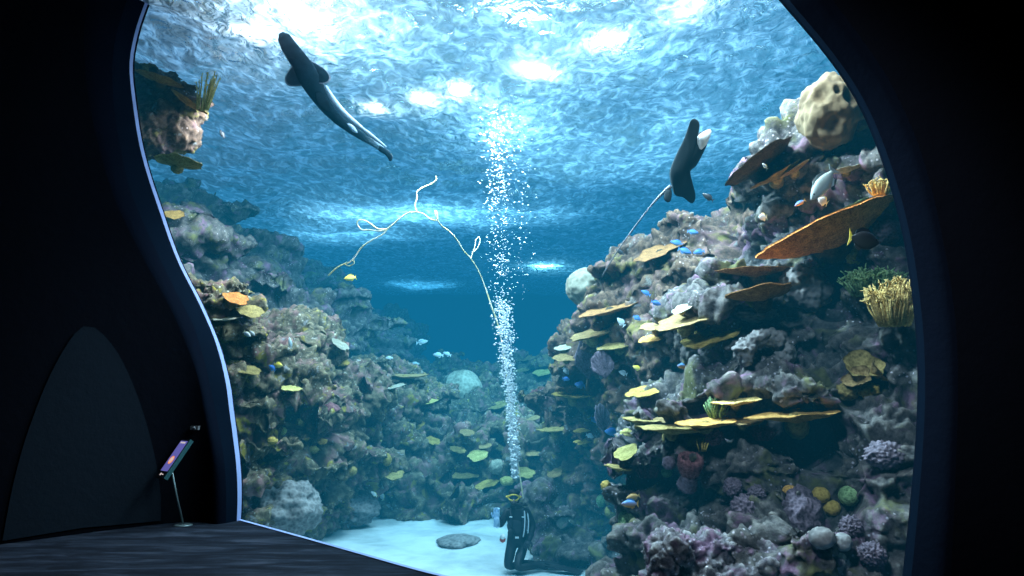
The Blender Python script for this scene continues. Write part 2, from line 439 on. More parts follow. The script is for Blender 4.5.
# lamps above the water shining down on the surface
def on_surface(px, py, h):
    d = ray(px, py); s = (SURF-CAMZ)/d.z; p = CAM+d*s; return Vector((p.x, p.y, SURF+h))
for (px, py, E, sx, sy, h) in ((335,25,360,2.2,1.6,.9),(300,5,90,1.2,1,.6),(420,70,180,4,2,1.4),(510,125,420,1.3,2.0,.8),(520,60,260,3,3,1.4),(690,60,280,4,3,1.6),(700,125,130,1.8,1.6,.7),
        (600,40,200,3,2,1.2),(390,215,520,5,1.6,.7),(350,235,260,4,1.6,.7),(480,215,420,6,2,.9),(600,160,330,5,3,1.2),(420,285,420,3,2,.5),(760,140,60,1.5,1.5,.8),(240,60,25,2.5,2,1.2)):
    l = area('skylight_glow', on_surface(px, py, h), sx, E*(.30 if py < 150 else .6), (.62,.85,1)); l.data.shape = 'ELLIPSE'; l.data.size_y = sy
for (px, py, E, r) in ((375,110,60,.25),(425,100,90,.28),(461,91,60,.22),(535,66,110,.3),(610,38,70,.28),(688,4,70,.3),(259,35,55,.2),(310,15,80,.3),(545,267,700,.5)):
    l = area('pool_lamp', on_surface(px, py, .22 if py < 200 else .4), r, E*(.28 if py < 200 else .8), (1,.98,.95))
# ------------------------------------------------------------------ reef rock
def ico(c, r, sub=2):
    bm = bmesh.new(); bmesh.ops.create_icosphere(bm, subdivisions=sub, radius=1)
    V = [Vector((c[0]+v.co.x*r[0], c[1]+v.co.y*r[1], c[2]+v.co.z*r[2])) for v in bm.verts]
    bm.verts.index_update()
    Fc = [tuple(v.index for v in f.verts) for f in bm.faces]; bm.free(); return V, Fc
def remesh(parts, voxel):
    V, Fc = join_geo(parts)
    me = bpy.data.meshes.new('tmp'); me.from_pydata(V, [], Fc); me.update()
    o = bpy.data.objects.new('tmp', me); COL.objects.link(o)
    md = o.modifiers.new('r', 'REMESH'); md.mode = 'VOXEL'; md.voxel_size = voxel
    dg = bpy.context.evaluated_depsgraph_get()
    me2 = bpy.data.meshes.new_from_object(o.evaluated_get(dg))
    bpy.data.objects.remove(o); bpy.data.meshes.remove(me)
    return me2
def displace(me, amp, freq, lump=.0, lumpf=3.0, strata=0, seed=0, fine=.45, cav=.0):
    n = len(me.vertices)
    co = np.empty(n*3, 'f'); me.vertices.foreach_get('co', co); co = co.reshape(-1, 3)
    no = np.empty(n*3, 'f'); me.vertices.foreach_get('normal', no); no = no.reshape(-1, 3)
    sv = Vector((seed*7.3, seed*3.1, seed*5.7)); d = np.empty(n)
    nz = noise.noise; vor = noise.voronoi; rm = noise.ridged_multi_fractal
    for i in range(n):
        p = Vector(co[i]) + sv
        a = (rm(p*freq, 1.0, 2.1, 4, 1.0, 2.0)-1.0)*.8
        a += nz(p*freq*.4)*1.2
        v = amp*a
        if lump:
            w = Vector((nz(p*3), nz(p*3.1+sv), nz(p*2.7-sv)))
            v += lump*.7*(.5-vor(p*lumpf+w*.6)[0][0])
            v += lump*.5*(.5-vor(p*lumpf*2.6+w)[0][0])
        c = nz(p*freq*.8+Vector((9, 4, 2)))
        if c > .12: v -= cav*min(1, (c-.12)*5)
        if strata:
            w = p.z*2.2 + .8*nz(p*.8)
            v += strata*(abs((w % 1)-.5)*2-.5)
        v += amp*fine*(nz(p*freq*6)+.6*nz(p*freq*13))
        d[i] = v
    co2 = co + no*d[:, None]
    me.vertices.foreach_set('co', co2.astype('f').ravel()); me.update()
    return me
RB = []     # rock meshes kept for placing things on them
def reef(name, blobs, voxel, mat, label, extra=60, seed=1, ledges=.35, small=(.12,.4), **kw):
    rnd = random.Random(seed); parts = []; big = []
    for (px, py, Y, rx, ry, rd) in blobs:
        c = at(px, py, Y); r = (m_px(rx, Y), rd, m_px(ry, Y)); big.append((c, r)); parts.append(ico(c, r, 3))
    for k in range(extra):
        c, r = rnd.choice(big)
        while True:
            u = Vector((rnd.gauss(0,1), rnd.gauss(-.7,.8), rnd.gauss(.1,1))).normalized()
            if u.y < .5: break
        p = Vector((c.x+u.x*r[0], c.y+u.y*r[1], c.z+u.z*r[2]))
        s = rnd.uniform(*small)*(.6+.4*min(r)); 
        if rnd.random() < ledges: rr = (s*1.7, s*1.5, s*.38)
        else: rr = (s*rnd.uniform(.7,1.2), s, s*rnd.uniform(.7,1.1))
        parts.append(ico(p, rr, 2))
    me = displace(remesh(parts, voxel), seed=seed, **kw)
    o = link_mesh(name, me, mat); tag(o, label, 'rock', kind='structure')
    RB.append(o); return o
R_warm = rock_mat('reef_rock_warm', [(.045,.036,.034), (.115,.073,.055), (.22,.15,.11)], fine=9,
    tint=[((.19,.11,.115), 2.3, .53, .63), ((.17,.14,.05), 3.1, .55, .64), ((.20,.20,.20), 6.0, .60, .68)], spots=((.5,.42,.45), 16), bump=.9)
R_dim = rock_mat('reef_rock_dim', [(.028,.027,.03), (.10,.094,.094), (.22,.20,.195)], fine=8,
    tint=[((.20,.115,.18), 3.0, .54, .64), ((.13,.13,.06), 2.4, .55, .66)], spots=((.5,.45,.52), 18), bump=.9)
R_olive = rock_mat('reef_rock_olive', [(.03,.029,.024), (.11,.092,.062), (.24,.20,.145)], fine=8,
    tint=[((.22,.12,.12), 2.6, .52, .62), ((.24,.19,.04), 4.2, .58, .65), ((.26,.25,.26), 7.0, .60, .68)], spots=((.45,.42,.36), 14), bump=.9)
# the near reef on the right, floor to surface
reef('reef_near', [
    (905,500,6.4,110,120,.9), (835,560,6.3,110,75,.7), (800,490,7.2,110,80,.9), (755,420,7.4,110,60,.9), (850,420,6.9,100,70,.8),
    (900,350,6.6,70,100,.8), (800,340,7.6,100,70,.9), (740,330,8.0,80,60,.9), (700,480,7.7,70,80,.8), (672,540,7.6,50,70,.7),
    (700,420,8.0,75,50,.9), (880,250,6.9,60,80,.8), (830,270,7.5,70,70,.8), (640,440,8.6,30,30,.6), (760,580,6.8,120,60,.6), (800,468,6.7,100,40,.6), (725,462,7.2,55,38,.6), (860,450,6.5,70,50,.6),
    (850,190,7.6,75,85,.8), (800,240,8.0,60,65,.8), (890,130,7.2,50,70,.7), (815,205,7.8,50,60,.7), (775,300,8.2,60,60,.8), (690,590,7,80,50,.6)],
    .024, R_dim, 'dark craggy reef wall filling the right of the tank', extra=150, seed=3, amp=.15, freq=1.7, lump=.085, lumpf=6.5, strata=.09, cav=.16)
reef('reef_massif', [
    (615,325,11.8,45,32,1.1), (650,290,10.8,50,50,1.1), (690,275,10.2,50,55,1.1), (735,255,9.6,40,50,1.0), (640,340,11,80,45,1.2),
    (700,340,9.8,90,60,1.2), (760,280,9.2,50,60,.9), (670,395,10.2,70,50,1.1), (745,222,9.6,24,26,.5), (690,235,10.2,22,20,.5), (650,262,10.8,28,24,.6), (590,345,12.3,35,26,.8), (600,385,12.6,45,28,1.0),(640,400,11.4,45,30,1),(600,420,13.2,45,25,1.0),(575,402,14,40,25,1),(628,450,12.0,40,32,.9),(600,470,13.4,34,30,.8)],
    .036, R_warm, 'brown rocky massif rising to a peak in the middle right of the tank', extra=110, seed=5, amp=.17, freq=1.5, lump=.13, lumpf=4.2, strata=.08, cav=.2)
# the reef slope across the back
rnd = random.Random(21); bl = []
for k in range(120):
    px = rnd.uniform(345, 650); t_ = rnd.random()
    Y = 15.3 + 8.5*t_ ; 
    if px > 560: Y -= (px-560)*.035
    py = 500 - 128*t_ + rnd.uniform(-12, 12) + (12 if px < 430 and t_ > .6 else 0)
    r = rnd.uniform(16, 34); bl.append((px, py, Y, r*1.25, r*.8, r*Y/F*1.0))
for (px, w, Y) in ((352,20,16.6),(415,26,16.0),(470,26,16.2),(528,18,15.0),(566,16,14.2),(612,24,13.2),(648,26,11.6)):   # buttresses at the foot
    for py in (505, 480, 455): bl.append((px+rnd.uniform(-6,6), py, Y+rnd.uniform(0,.5), w, 26, .7))
for px in range(330, 680, 30): bl.append((px, 470, 17.6 if px < 560 else 15.2, 40, 60, .8))
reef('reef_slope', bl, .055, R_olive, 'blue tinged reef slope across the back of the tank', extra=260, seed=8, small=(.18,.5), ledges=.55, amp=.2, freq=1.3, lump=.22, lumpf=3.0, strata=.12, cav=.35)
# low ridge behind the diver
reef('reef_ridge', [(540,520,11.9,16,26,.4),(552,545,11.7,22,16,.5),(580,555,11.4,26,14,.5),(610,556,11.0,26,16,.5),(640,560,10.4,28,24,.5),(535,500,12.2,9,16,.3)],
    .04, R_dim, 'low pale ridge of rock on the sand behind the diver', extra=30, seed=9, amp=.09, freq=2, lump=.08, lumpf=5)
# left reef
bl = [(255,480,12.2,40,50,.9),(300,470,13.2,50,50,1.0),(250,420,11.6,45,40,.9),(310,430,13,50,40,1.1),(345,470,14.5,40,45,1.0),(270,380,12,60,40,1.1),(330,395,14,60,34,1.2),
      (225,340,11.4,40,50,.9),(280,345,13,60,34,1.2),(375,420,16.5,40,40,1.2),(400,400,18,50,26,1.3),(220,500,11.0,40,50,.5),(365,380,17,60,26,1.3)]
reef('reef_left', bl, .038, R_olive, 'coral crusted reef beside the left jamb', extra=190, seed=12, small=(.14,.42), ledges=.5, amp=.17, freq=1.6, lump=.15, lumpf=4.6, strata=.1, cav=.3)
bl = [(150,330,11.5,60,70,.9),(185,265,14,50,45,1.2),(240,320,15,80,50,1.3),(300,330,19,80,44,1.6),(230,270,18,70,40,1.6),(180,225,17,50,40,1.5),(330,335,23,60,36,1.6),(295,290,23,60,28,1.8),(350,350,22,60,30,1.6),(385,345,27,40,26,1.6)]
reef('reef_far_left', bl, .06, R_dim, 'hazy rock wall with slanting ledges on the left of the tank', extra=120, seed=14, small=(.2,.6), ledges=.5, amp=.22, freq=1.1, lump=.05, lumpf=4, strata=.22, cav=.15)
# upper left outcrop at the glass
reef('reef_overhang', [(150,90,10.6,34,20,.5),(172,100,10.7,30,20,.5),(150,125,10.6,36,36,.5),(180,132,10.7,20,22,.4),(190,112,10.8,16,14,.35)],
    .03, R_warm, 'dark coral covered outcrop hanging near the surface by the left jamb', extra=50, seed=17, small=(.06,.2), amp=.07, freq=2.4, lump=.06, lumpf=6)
SC.view_settings.view_transform = 'Standard'; SC.view_settings.look = 'None'
cy = SC.cycles; cy.use_denoising = True; cy.max_bounces = 8; cy.diffuse_bounces = 3; cy.glossy_bounces = 4; cy.transmission_bounces = 6
cy.transparent_max_bounces = 12; cy.volume_bounces = 0; cy.caustics_reflective = False; cy.caustics_refractive = False; cy.sample_clamp_indirect = 6
# ------------------------------------------------------------------ placing things on the rock
def build_bvh(objs):
    V, Fc = [], []
    for o in objs:
        me = o.data; off = len(V); n = len(me.vertices)
        co = np.empty(n*3, 'f'); me.vertices.foreach_get('co', co)
        V += [tuple(c) for c in co.reshape(-1, 3)]
        Fc += [tuple(i+off for i in p.vertices) for p in me.polygons]
    return BVHTree.FromPolygons(V, Fc)
BV = build_bvh(RB)
def hit(px, py, dflt=12):
    d = ray(px, py).normalized()
    loc, n, i, dist = BV.ray_cast(CAM, d)
    if loc is None:
        loc = at(px, py, dflt); n = -d; dist = (loc-CAM).length
    return loc, n, dist, d
M = {}
M['yellow'] = coral_mat('coral_yellow', (.19,.12,.025), (.48,.34,.09))
M['tan'] = coral_mat('coral_tan', (.15,.095,.04), (.36,.25,.11))
M['olive'] = coral_mat('coral_olive', (.12,.09,.03), (.36,.27,.10))
M['lime'] = coral_mat('coral_lime', (.22,.19,.045), (.54,.46,.17))
M['brown'] = coral_mat('coral_brown', (.13,.06,.025), (.42,.21,.08), 55)
M['rust'] = coral_mat('coral_rust', (.30,.09,.025), (.78,.30,.08), 60, bump=.9)
M['dark'] = coral_mat('coral_dark', (.03,.028,.022), (.12,.09,.06), 60)
M['orange'] = coral_mat('coral_orange', (.28,.13,.03), (.70,.40,.12), 70)
M['pale'] = coral_mat('coral_pale', (.18,.17,.13), (.42,.40,.32), 45)
M['green'] = coral_mat('coral_green', (.06,.12,.05), (.28,.42,.20), 50)
M['purple'] = coral_mat('coral_purple', (.04,.032,.045), (.19,.145,.185), 40)
M['mauve'] = coral_mat('coral_mauve', (.09,.075,.095), (.22,.18,.22), 30)
M['gold'] = coral_mat('coral_gold', (.30,.19,.05), (.85,.62,.24), 60)
M['stone'] = coral_mat('boulder_pale', (.20,.18,.13), (.46,.42,.33), 12, bump=.8)
M['sandstone'] = coral_mat('boulder_tan', (.09,.062,.035), (.21,.155,.09), 10, bump=.9)
M['grey'] = coral_mat('stone_grey', (.08,.078,.08), (.24,.225,.22), 18, bump=.9)
M['rim'] = coral_mat('coral_rim', (.45,.33,.14), (.95,.78,.45), 60)
M['redbrown'] = coral_mat('coral_maroon', (.08,.03,.035), (.30,.13,.14), 50)

def plate_geo(R, asp=1.0, seed=0, dish=.08, th=.035, wav=.05, lobes=.16):
    rnd = random.Random(seed); nr, nc = 9, 44
    ph = [rnd.uniform(0, 6.28) for _ in range(6)]
    sd = Vector((seed*1.7, seed*.9, 0))
    top, bot = [], []
    for i in range(nr):
        f = (i/(nr-1))
        for k in range(nc):
            a = 2*math.pi*k/nc
            rr = 1 + lobes*(.5*math.sin(2*a+ph[0])+.45*math.sin(3*a+ph[1])+.35*math.sin(5*a+ph[2])+.25*math.sin(9*a+ph[3])) + .05*noise.noise(Vector((math.cos(a)*5, math.sin(a)*5, seed)))
            x, y = math.cos(a)*f*rr, math.sin(a)*f*rr*asp
            z = dish*f*f + wav*noise.noise(Vector((x*2, y*2, 0))+sd)*(.3+f) + .018*noise.noise(Vector((x*9, y*9, 0))+sd)
            t = th*(1-.55*f**2)*(1.0 + .4*noise.noise(Vector((x*7, y*7, 3))+sd))
            if i == nr-1: t *= .35
            top.append(Vector((x*R, y*R, (z+t)*R))); bot.append(Vector((x*R, y*R, (z-t*1.3-.10*(1-f)**2)*R)))
    V = top + bot; n = nr*nc
    Fc = grid_faces(nr, nc, True)
    Fc += [tuple(reversed([i+n for i in q])) for q in grid_faces(nr, nc, True)]
    for k in range(nc):
        k2 = (k+1) % nc; a = (nr-1)*nc
        Fc.append((a+k, a+n+k, a+n+k2, a+k2))
    return V, Fc
def stalk_geo(a, b, r0, r1, seed):
    a, b = Vector(a), Vector(b); pts = []; rad = []
    for i in range(6):
        f = i/5; p = a.lerp(b, f); p += Vector((noise.noise(p*6+Vector((seed,0,0))), noise.noise(p*6+Vector((0,seed,0))), 0))*r0*.3
        pts.append(p); rad.append(r0*(1-f)+r1*f)
    return tube_geo(pts, rad, 9)
_seed = [100]
def plate(px, py, w, h, roll, mat, label, cat='coral', name='plate_coral', group=None, under=False, out=.45, asp=.85, Yd=12, th=None, lobes=.16, dish=.08, lift=0):
    loc, n, dist, d = hit(px, py, Yd)
    sd = _seed[0] = _seed[0]+1
    R = .5*w*loc.y/F/max(.5, math.cos(math.radians(roll)))
    c = CAM + d*(dist-out*R-.03); c.z += lift
    e = math.asin(d.z); s = -1 if under else 1
    tau = e + s*math.asin(min(.9, max(.06, h/w-.05)))
    tau = max(math.radians(-38), min(math.radians(48), tau))
    rot = Matrix.Rotation(math.radians(-roll), 3, 'Y') @ Matrix.Rotation(tau, 3, 'X') @ Matrix.Rotation(random.uniform(-.5,.5), 3, 'Z')
    t = empty(name, c, label, cat, group)
    V, Fc = plate_geo(R, asp, sd, dish=dish, th=th or max(.03, .011/R), lobes=lobes)
    mesh_obj('plate', [rot @ v for v in V], Fc, M[mat] if isinstance(mat, str) else mat, t)
    tgt = loc + d*.08 - Vector((0, 0, .25*R)) - c
    V, Fc = stalk_geo(rot @ Vector((0, 0, -.08*R)), tgt, .20*R, .30*R, sd)
    mesh_obj('stalk', V, Fc, M['dark'] if mat in ('brown', 'rust', 'dark') else M['olive'], t)
    return t
def lump_geo(r, seed, amp=.12, freq=2.2, sub=4, cell=0, cf=4, squash=1, holes=()):
    V, Fc = ico((0,0,0), (1,1,1), sub); out = []
    sv = Vector((seed*2.3, seed*1.1, seed*.7))
    for v in V:
        k = 1 + amp*(noise.noise(v*freq+sv)+.5*noise.noise(v*freq*2.3+sv)+.25*noise.noise(v*freq*5+sv))
        if cell: k += cell*(.5-noise.voronoi(v*cf+sv)[0][0])
        for (hd, hr, hdp) in holes:
            a = (v-Vector(hd).normalized()).length
            if a < hr*1.6: k -= hdp*max(0, 1-(a/hr)**3) if a < hr else 0
        out.append(Vector((v.x*r[0], v.y*r[1], v.z*r[2]))*k)
    return out, Fc
def lump(px, py, w, h, mat, label, cat='coral', name='lump_coral', group=None, amp=.12, freq=2.2, cell=0, cf=4, out=.35, sub=4, holes=(), Yd=12, Y=None, depth=None):
    loc, n, dist, d = hit(px, py, Yd)
    if Y: loc = at(px, py, Y); dist = (loc-CAM).length
    sd = _seed[0] = _seed[0]+1
    rx, rz = .5*w*loc.y/F, .5*h*loc.y/F; ry = depth or .5*(rx+rz)
    c = CAM + d*(dist - out*ry)
    V, Fc = lump_geo((rx, ry, rz), sd, amp, freq, sub, cell, cf, holes=holes)
    o = mesh_obj(name, V, Fc, M[mat] if isinstance(mat, str) else mat); o.location = c
    return tag(o, label, cat, group)
def branch_bush(px, py, w, h, mat, label, n=60, thick=.035, name='branching_coral', cat='coral', tipmat=None, group=None, up=.8, levels=2, out=.3, Y=None, spread=1.0, tdir=None):
    loc, nn, dist, d = hit(px, py+h*.3)
    if Y: loc = at(px, py+h*.3, Y); dist = (loc-CAM).length
    sd = _seed[0] = _seed[0]+1; rnd = random.Random(sd)
    S = .5*w*loc.y/F; H = h*loc.y/F
    base = CAM + d*(dist-.05-out*S*.6); parts = []; tips = []
    for k in range(n):
        a = rnd.uniform(0, 6.28); r = math.sqrt(rnd.random())*spread
        tip = Vector((math.cos(a)*r*S, math.sin(a)*r*S*.7-.25*S, H*(.45+.55*math.sqrt(max(0, 1-r*r*.8)))*rnd.uniform(.75,1.05)))
        st = Vector((tip.x*.5, tip.y*.5, 0))
        mid = st.lerp(tip, .55)+Vector((rnd.uniform(-1,1), rnd.uniform(-1,1), rnd.uniform(-.3,.6)))*S*.08
        tr = thick*S
        parts.append(tube_geo([st, mid, tip], [tr*1.3, tr, tr*.55], 6))
        for q in range(rnd.randint(3, 6) if levels > 1 else 0):
            f = rnd.uniform(.1, .95); p = mid.lerp(tip, f)
            e2 = p + Vector((rnd.uniform(-1,1), rnd.uniform(-1,.6), rnd.uniform(.2,1)*up)).normalized()*S*rnd.uniform(.14,.28)
            parts.append(tube_geo([p, p.lerp(e2,.5)+Vector((0,0,.02*S)), e2], [tr*.8, tr*.7, tr*.45], 5))
    V, Fc = join_geo(parts)
    if tdir: V = [tdir @ v for v in V]
    o = mesh_obj(name, V, Fc, M[mat]); o.location = base
    return tag(o, label, cat, group)
def fan(px, py, w, h, mat, label, yaw=0, roll=0, name='sea_fan', cat='sea fan', n=11, Yd=12, fwd=.0):
    loc, nn, dist, d = hit(px, py+h*.5, Yd)
    sd = _seed[0] = _seed[0]+1; rnd = random.Random(sd)
    W, H = w*loc.y/F, h*loc.y/F
    rot = Matrix.Rotation(math.radians(-roll), 3, 'Y') @ Matrix.Rotation(math.radians(yaw), 3, 'Z')
    t = empty(name, CAM + d*(dist-.06-fwd), label, cat)
    nr, nc = 12, 26; V = []
    for i in range(nr):
        f = i/(nr-1)
        for k in range(nc):
            u = k/(nc-1)*2-1; a = u*1.15
            rr = H*f*(1-.25*abs(u)**3+.10*noise.noise(Vector((u*4, sd, 0)))+.05*noise.noise(Vector((u*13, sd, 3))))
            V.append(rot @ Vector((math.sin(a)*rr*W/H*.62, .03*H*math.sin(u*16)*f - .12*H*f*f, math.cos(a)*rr+.02)))
    o = mesh_obj('fan_blade', V, grid_faces(nr, nc), M[mat], t)
    md = o.modifiers.new('s', 'SOLIDIFY'); md.thickness = .02*H; md.offset = 0
    parts = []
    for k in range(n):
        a = ((k+.5)/n*2-1)*1.1
        pts = [rot @ Vector((math.sin(a*(.6+.4*f))*H*.93*f*W/H*.62, -.02*H-.12*H*f*f, math.cos(a)*H*.93*f+.02)) for f in (0,.3,.6,1)]
        parts.append(tube_geo(pts, [.022*H, .017*H, .013*H, .006*H], 5))
    mesh_obj('ribs', *join_geo(parts), M['purple'] if mat == 'mauve' else M[mat], t)
    V, Fc = tube_geo([Vector((0,0,.06*H)), Vector((0,.02,-.1*H)), Vector((0,.08,-.25*H))], [.03*H,.045*H,.06*H], 7)
    mesh_obj('holdfast', V, Fc, M['dark'], t)
    return t

# ---- boulders
lump(827,113,58,76,'sandstone','big tan boulder pitted with dark holes at the top of the right pillar','boulder','boulder',amp=.16,freq=1.6,Y=6.9,sub=5,cell=.05,cf=9,
     holes=(((-.55,-.75,.25),.34,.28),((.35,-.85,.12),.30,.30),((-.25,-.8,-.62),.34,.25),((.62,-.6,.55),.22,.2),((-.05,-.95,.35),.13,.15),((.1,-.9,-.4),.15,.14)))
lump(594,287,56,42,'stone','rounded pale boulder with two small hollows at the left foot of the brown massif','boulder','boulder',amp=.10,freq=1.5,Y=11.6,sub=5,
     holes=(((.35,-.85,.35),.20,.25),((-.1,-.98,-.02),.14,.2)))
lump(462,388,38,34,'stone','round pale coral boulder standing alone on the back reef slope','boulder','boulder',amp=.10,freq=1.7,out=.75,sub=5,cell=.05,cf=9)
lump(288,508,62,50,'grey','knobbly grey boulder on the sand beside the left window jamb','boulder','boulder',amp=.22,freq=1.9,Y=11.6,sub=5,cell=.16,cf=4.5)
lump(351,509,54,30,'grey','low flat topped boulder at the foot of the left reef on the sand','boulder','boulder',amp=.2,freq=2,Y=14.5,sub=5,cell=.10,cf=4)
loc, n_, dist, d_ = hit(765, 352); cA = CAM+d_*(dist-.12); parts = []
for k in range(15):
    a = math.radians(-28+k*16.5); rr = .19; parts.append(ico(cA+Vector((math.cos(a)*rr*1.05, .02*math.sin(k*2.0), math.sin(a)*rr*.72)), (.085+.02*math.sin(k*1.7), .12, .075+.015*math.cos(k*2.3)), 2))
me = displace(remesh(parts, .014), amp=.035, freq=6, lump=.045, lumpf=13, seed=51)
o = link_mesh('arched_rock', me, M['grey']); tag(o, 'arched pale rock with a dark hollow under it on the near reef', 'rock')
lump(757,314,40,16,'grey','flat grey lump of rock just above the arched pale rock','rock','rock_lump',amp=.22,freq=2.4,out=.5,sub=5,cell=.1,cf=5)
lump(806,288,50,48,'grey','large lavender grey rock face beneath the biggest rust brown shelf','rock','rock_lump',amp=.2,freq=2.2,out=.3,sub=5,cell=.12,cf=5)
lump(800,515,38,50,'purple','blue grey knobbly rock block left of the four round sponges','rock','rock_lump',amp=.2,freq=2.4,out=.3,sub=5,cell=.12,cf=6)
parts = []
rnd = random.Random(77)
for (px,py,Y,rx,ry) in ((660,560,5.9,16,22),(672,545,5.9,20,16),(690,556,6.0,20,20),(705,556,6.0,18,14),(722,545,6.0,22,15),(745,545,6.0,26,16),(765,556,5.9,26,16),(790,560,5.9,26,16),(815,568,5.9,26,14),(845,578,5.9,30,16),(750,575,5.9,90,14),(660,580,5.9,22,20)):
    parts.append(ico(at(px,py,Y), (m_px(rx,Y), .26, m_px(ry,Y)), 3))
me = displace(remesh(parts, .016), amp=.06, freq=3.5, lump=.075, lumpf=11, seed=41, cav=.05)
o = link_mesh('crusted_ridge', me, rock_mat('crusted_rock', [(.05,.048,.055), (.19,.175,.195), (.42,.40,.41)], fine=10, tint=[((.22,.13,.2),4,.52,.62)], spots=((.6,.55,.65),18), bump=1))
tag(o, 'long humped ridge of pale purple crusted rock along the bottom of the window', 'rock')
lump(458,541,40,9,'grey','flat grey stone half buried in the sand left of the kneeling diver','stone','flat_stone',amp=.15,freq=1.5,Y=12.95,sub=4,depth=.5)
lump(822,538,24,20,'grey','rounded grey stone low in the right corner, left of a pair','stone','round_stone',amp=.06,out=.5)
lump(843,542,17,17,'grey','rounded grey stone low in the right corner, right of a pair','stone','round_stone',amp=.06,out=.5)
lump(838,557,15,13,'pale','small pale stone below the pair of rounded grey stones','stone','round_stone',amp=.08,out=.5)

# ---- shelf and table corals on the near reef and the massif
P = plate
P(833,236,128,50,20,'rust','biggest rust brown shelf coral with a pale ragged rim, upper right',under=True,Yd=6.5,lobes=.12,asp=.8,name='shelf_coral',th=.07,dish=.14,out=.6)
P(757,272,76,12,2,'brown','thin flat brown shelf coral, upper of two left of the rust brown shelf',under=True,name='shelf_coral',asp=.7)
P(761,294,74,19,8,'brown','thick brown shelf coral, lower of two left of the rust brown shelf',under=True,name='shelf_coral',asp=.8,th=.07)
P(760,165,68,34,32,'dark','dark oval plate coral sticking out against the bright water at the right',under=True,Yd=7,name='shelf_coral',lobes=.07)
P(776,176,46,13,30,'olive','olive ledge coral tucked under the dark oval plate',under=True,Yd=7.4,name='ledge_coral')
P(794,170,34,10,30,'tan','pale rimmed ledge coral to the right of the dark oval plate',under=True,Yd=7.4,name='ledge_coral')
P(846,170,34,8,12,'pale','narrow pale ledge coral above the grey grouper',under=True,Yd=7,name='ledge_coral')
P(862,204,38,14,18,'green','dull green ledge coral beneath the orange tipped branching coral',under=True,Yd=6.6,name='ledge_coral')
P(686,321,60,15,16,'tan','long tan plate coral at the middle of the massif, upper of two big ones')
P(711,338,56,17,18,'yellow','yellow tan plate coral at the middle of the massif, lower of two big ones')
P(656,327,32,10,10,'tan','tan plate coral left of the two big plates on the massif')
P(652,339,26,8,14,'orange','small orange plate coral just under the tan plate left on the massif')
P(683,309,22,6,25,'pale','small slanting pale plate coral above the two big plates on the massif')
P(593,335,46,10,16,'tan','tan edged ledge coral below the rounded pale boulder',name='ledge_coral')
P(610,310,60,10,14,'brown','long brown ledge coral right of the rounded pale boulder',name='ledge_coral')
P(660,252,48,10,24,'brown','slanting brown ledge coral high on the massif among blue fish',name='ledge_coral')
P(706,424,60,12,3,'orange','orange table coral at the left end of the long table coral row',asp=.7,name='table_coral',out=.7)
P(742,423,40,10,0,'tan','speckled tan table coral in the middle of the long table coral row',asp=.8,name='table_coral',out=.7)
P(796,417,84,13,4,'orange','largest orange table coral at the right end of the long table coral row',asp=.6,name='table_coral',out=.7)
P(735,402,44,9,5,'gold','small golden table coral above the long table coral row',asp=.8,name='table_coral',out=.6)
P(672,430,64,10,1,'olive','olive slab coral left of the long table coral row',asp=.7,name='table_coral',out=.6)
P(640,421,38,6,-3,'olive','thin dull plate coral beside the left end of the olive slab coral')
P(664,421,24,7,4,'tan','small tan plate coral resting above the olive slab coral')
P(642,393,32,11,15,'yellow','bright yellow plate coral slanting upward left of the near reef')
P(573,396,40,8,-2,'yellow','long flat yellow plate coral in the middle of the slope')
P(566,358,24,11,4,'tan','square tan plate coral near the top of the slope')
P(564,348,18,7,12,'pale','small pale plate coral above the square tan plate')
P(549,357,14,7,6,'tan','tiny tan plate coral just left of the square tan plate')
P(542,373,18,8,10,'lime','pale lime plate coral below the tiny tan plate, right of the bubbles')
P(527,359,18,6,10,'tan','dull tan plate coral right beside the bubble plume near the slope top')
P(524,370,20,6,16,'olive','olive plate coral touching the bubble plume under the dull tan plate')
P(620,346,44,9,12,'olive','long grey green plate coral behind the big sea fan')
P(555,430,34,7,5,'olive','long olive plate coral below the brown sea fan')
P(582,431,16,6,4,'yellow','small yellow plate coral right of the long olive plate below the brown sea fan')
P(585,441,22,8,16,'yellow','yellow plate coral tilted upward below the small purple sea fan')
P(533,419,18,6,20,'tan','slanting tan plate coral under the left side of the brown sea fan')
P(626,453,25,14,16,'lime','bright lime plate coral with a frilled edge at the left of the near reef')
P(619,468,28,7,-8,'olive','olive plate coral under the bright lime frilled plate')
P(498,406,20,8,16,'olive','olive plate coral on the slope just left of the bubble plume')
P(430,402,16,6,6,'lime','pale lime plate coral left of the round coral boulder')
P(418,426,13,9,20,'yellow','yellow oval plate coral on the slope, farther left than the round boulder')
P(433,441,13,9,-15,'yellow','yellow plate coral below and right of the yellow oval plate')
P(458,450,17,8,-8,'olive','olive plate coral under the round coral boulder')
P(467,433,16,8,0,'tan','tan plate coral directly under the round coral boulder')
P(478,456,20,13,8,'lime','pale lime plate coral left of the bubble plume, above the diver')
P(525,473,20,12,-8,'lime','bright lime plate coral right above the head of the diver')
P(487,485,22,10,14,'yellow','yellow plate coral at upper left of the diver')
P(465,476,24,10,0,'olive','dull olive plate coral farther left of the yellow plate near the diver')
P(533,454,18,7,0,'tan','tan plate coral to the right of the bubble plume above the lime plate')
P(555,474,15,9,8,'tan','tan plate coral right of the bright lime plate above the diver')
P(498,448,14,7,-10,'olive','small olive plate coral nearest the left edge of the lower bubble plume')
P(485,446,12,8,8,'tan','small tan plate coral between the lime plate and the lower bubble plume')
P(395,476,18,10,0,'olive','olive plate coral over the dark hollow at the left foot of the slope')
P(392,388,26,6,12,'pale','slim pale plate coral at the upper left of the slope')
P(405,377,44,6,0,'tan','long dull ledge coral across the upper left of the slope',name='ledge_coral')
P(236,299,24,10,-24,'rust','rust brown plate coral beside the left jamb, upper of two')
P(249,311,30,13,-16,'olive','olive green plate coral beside the left jamb, lower of two')
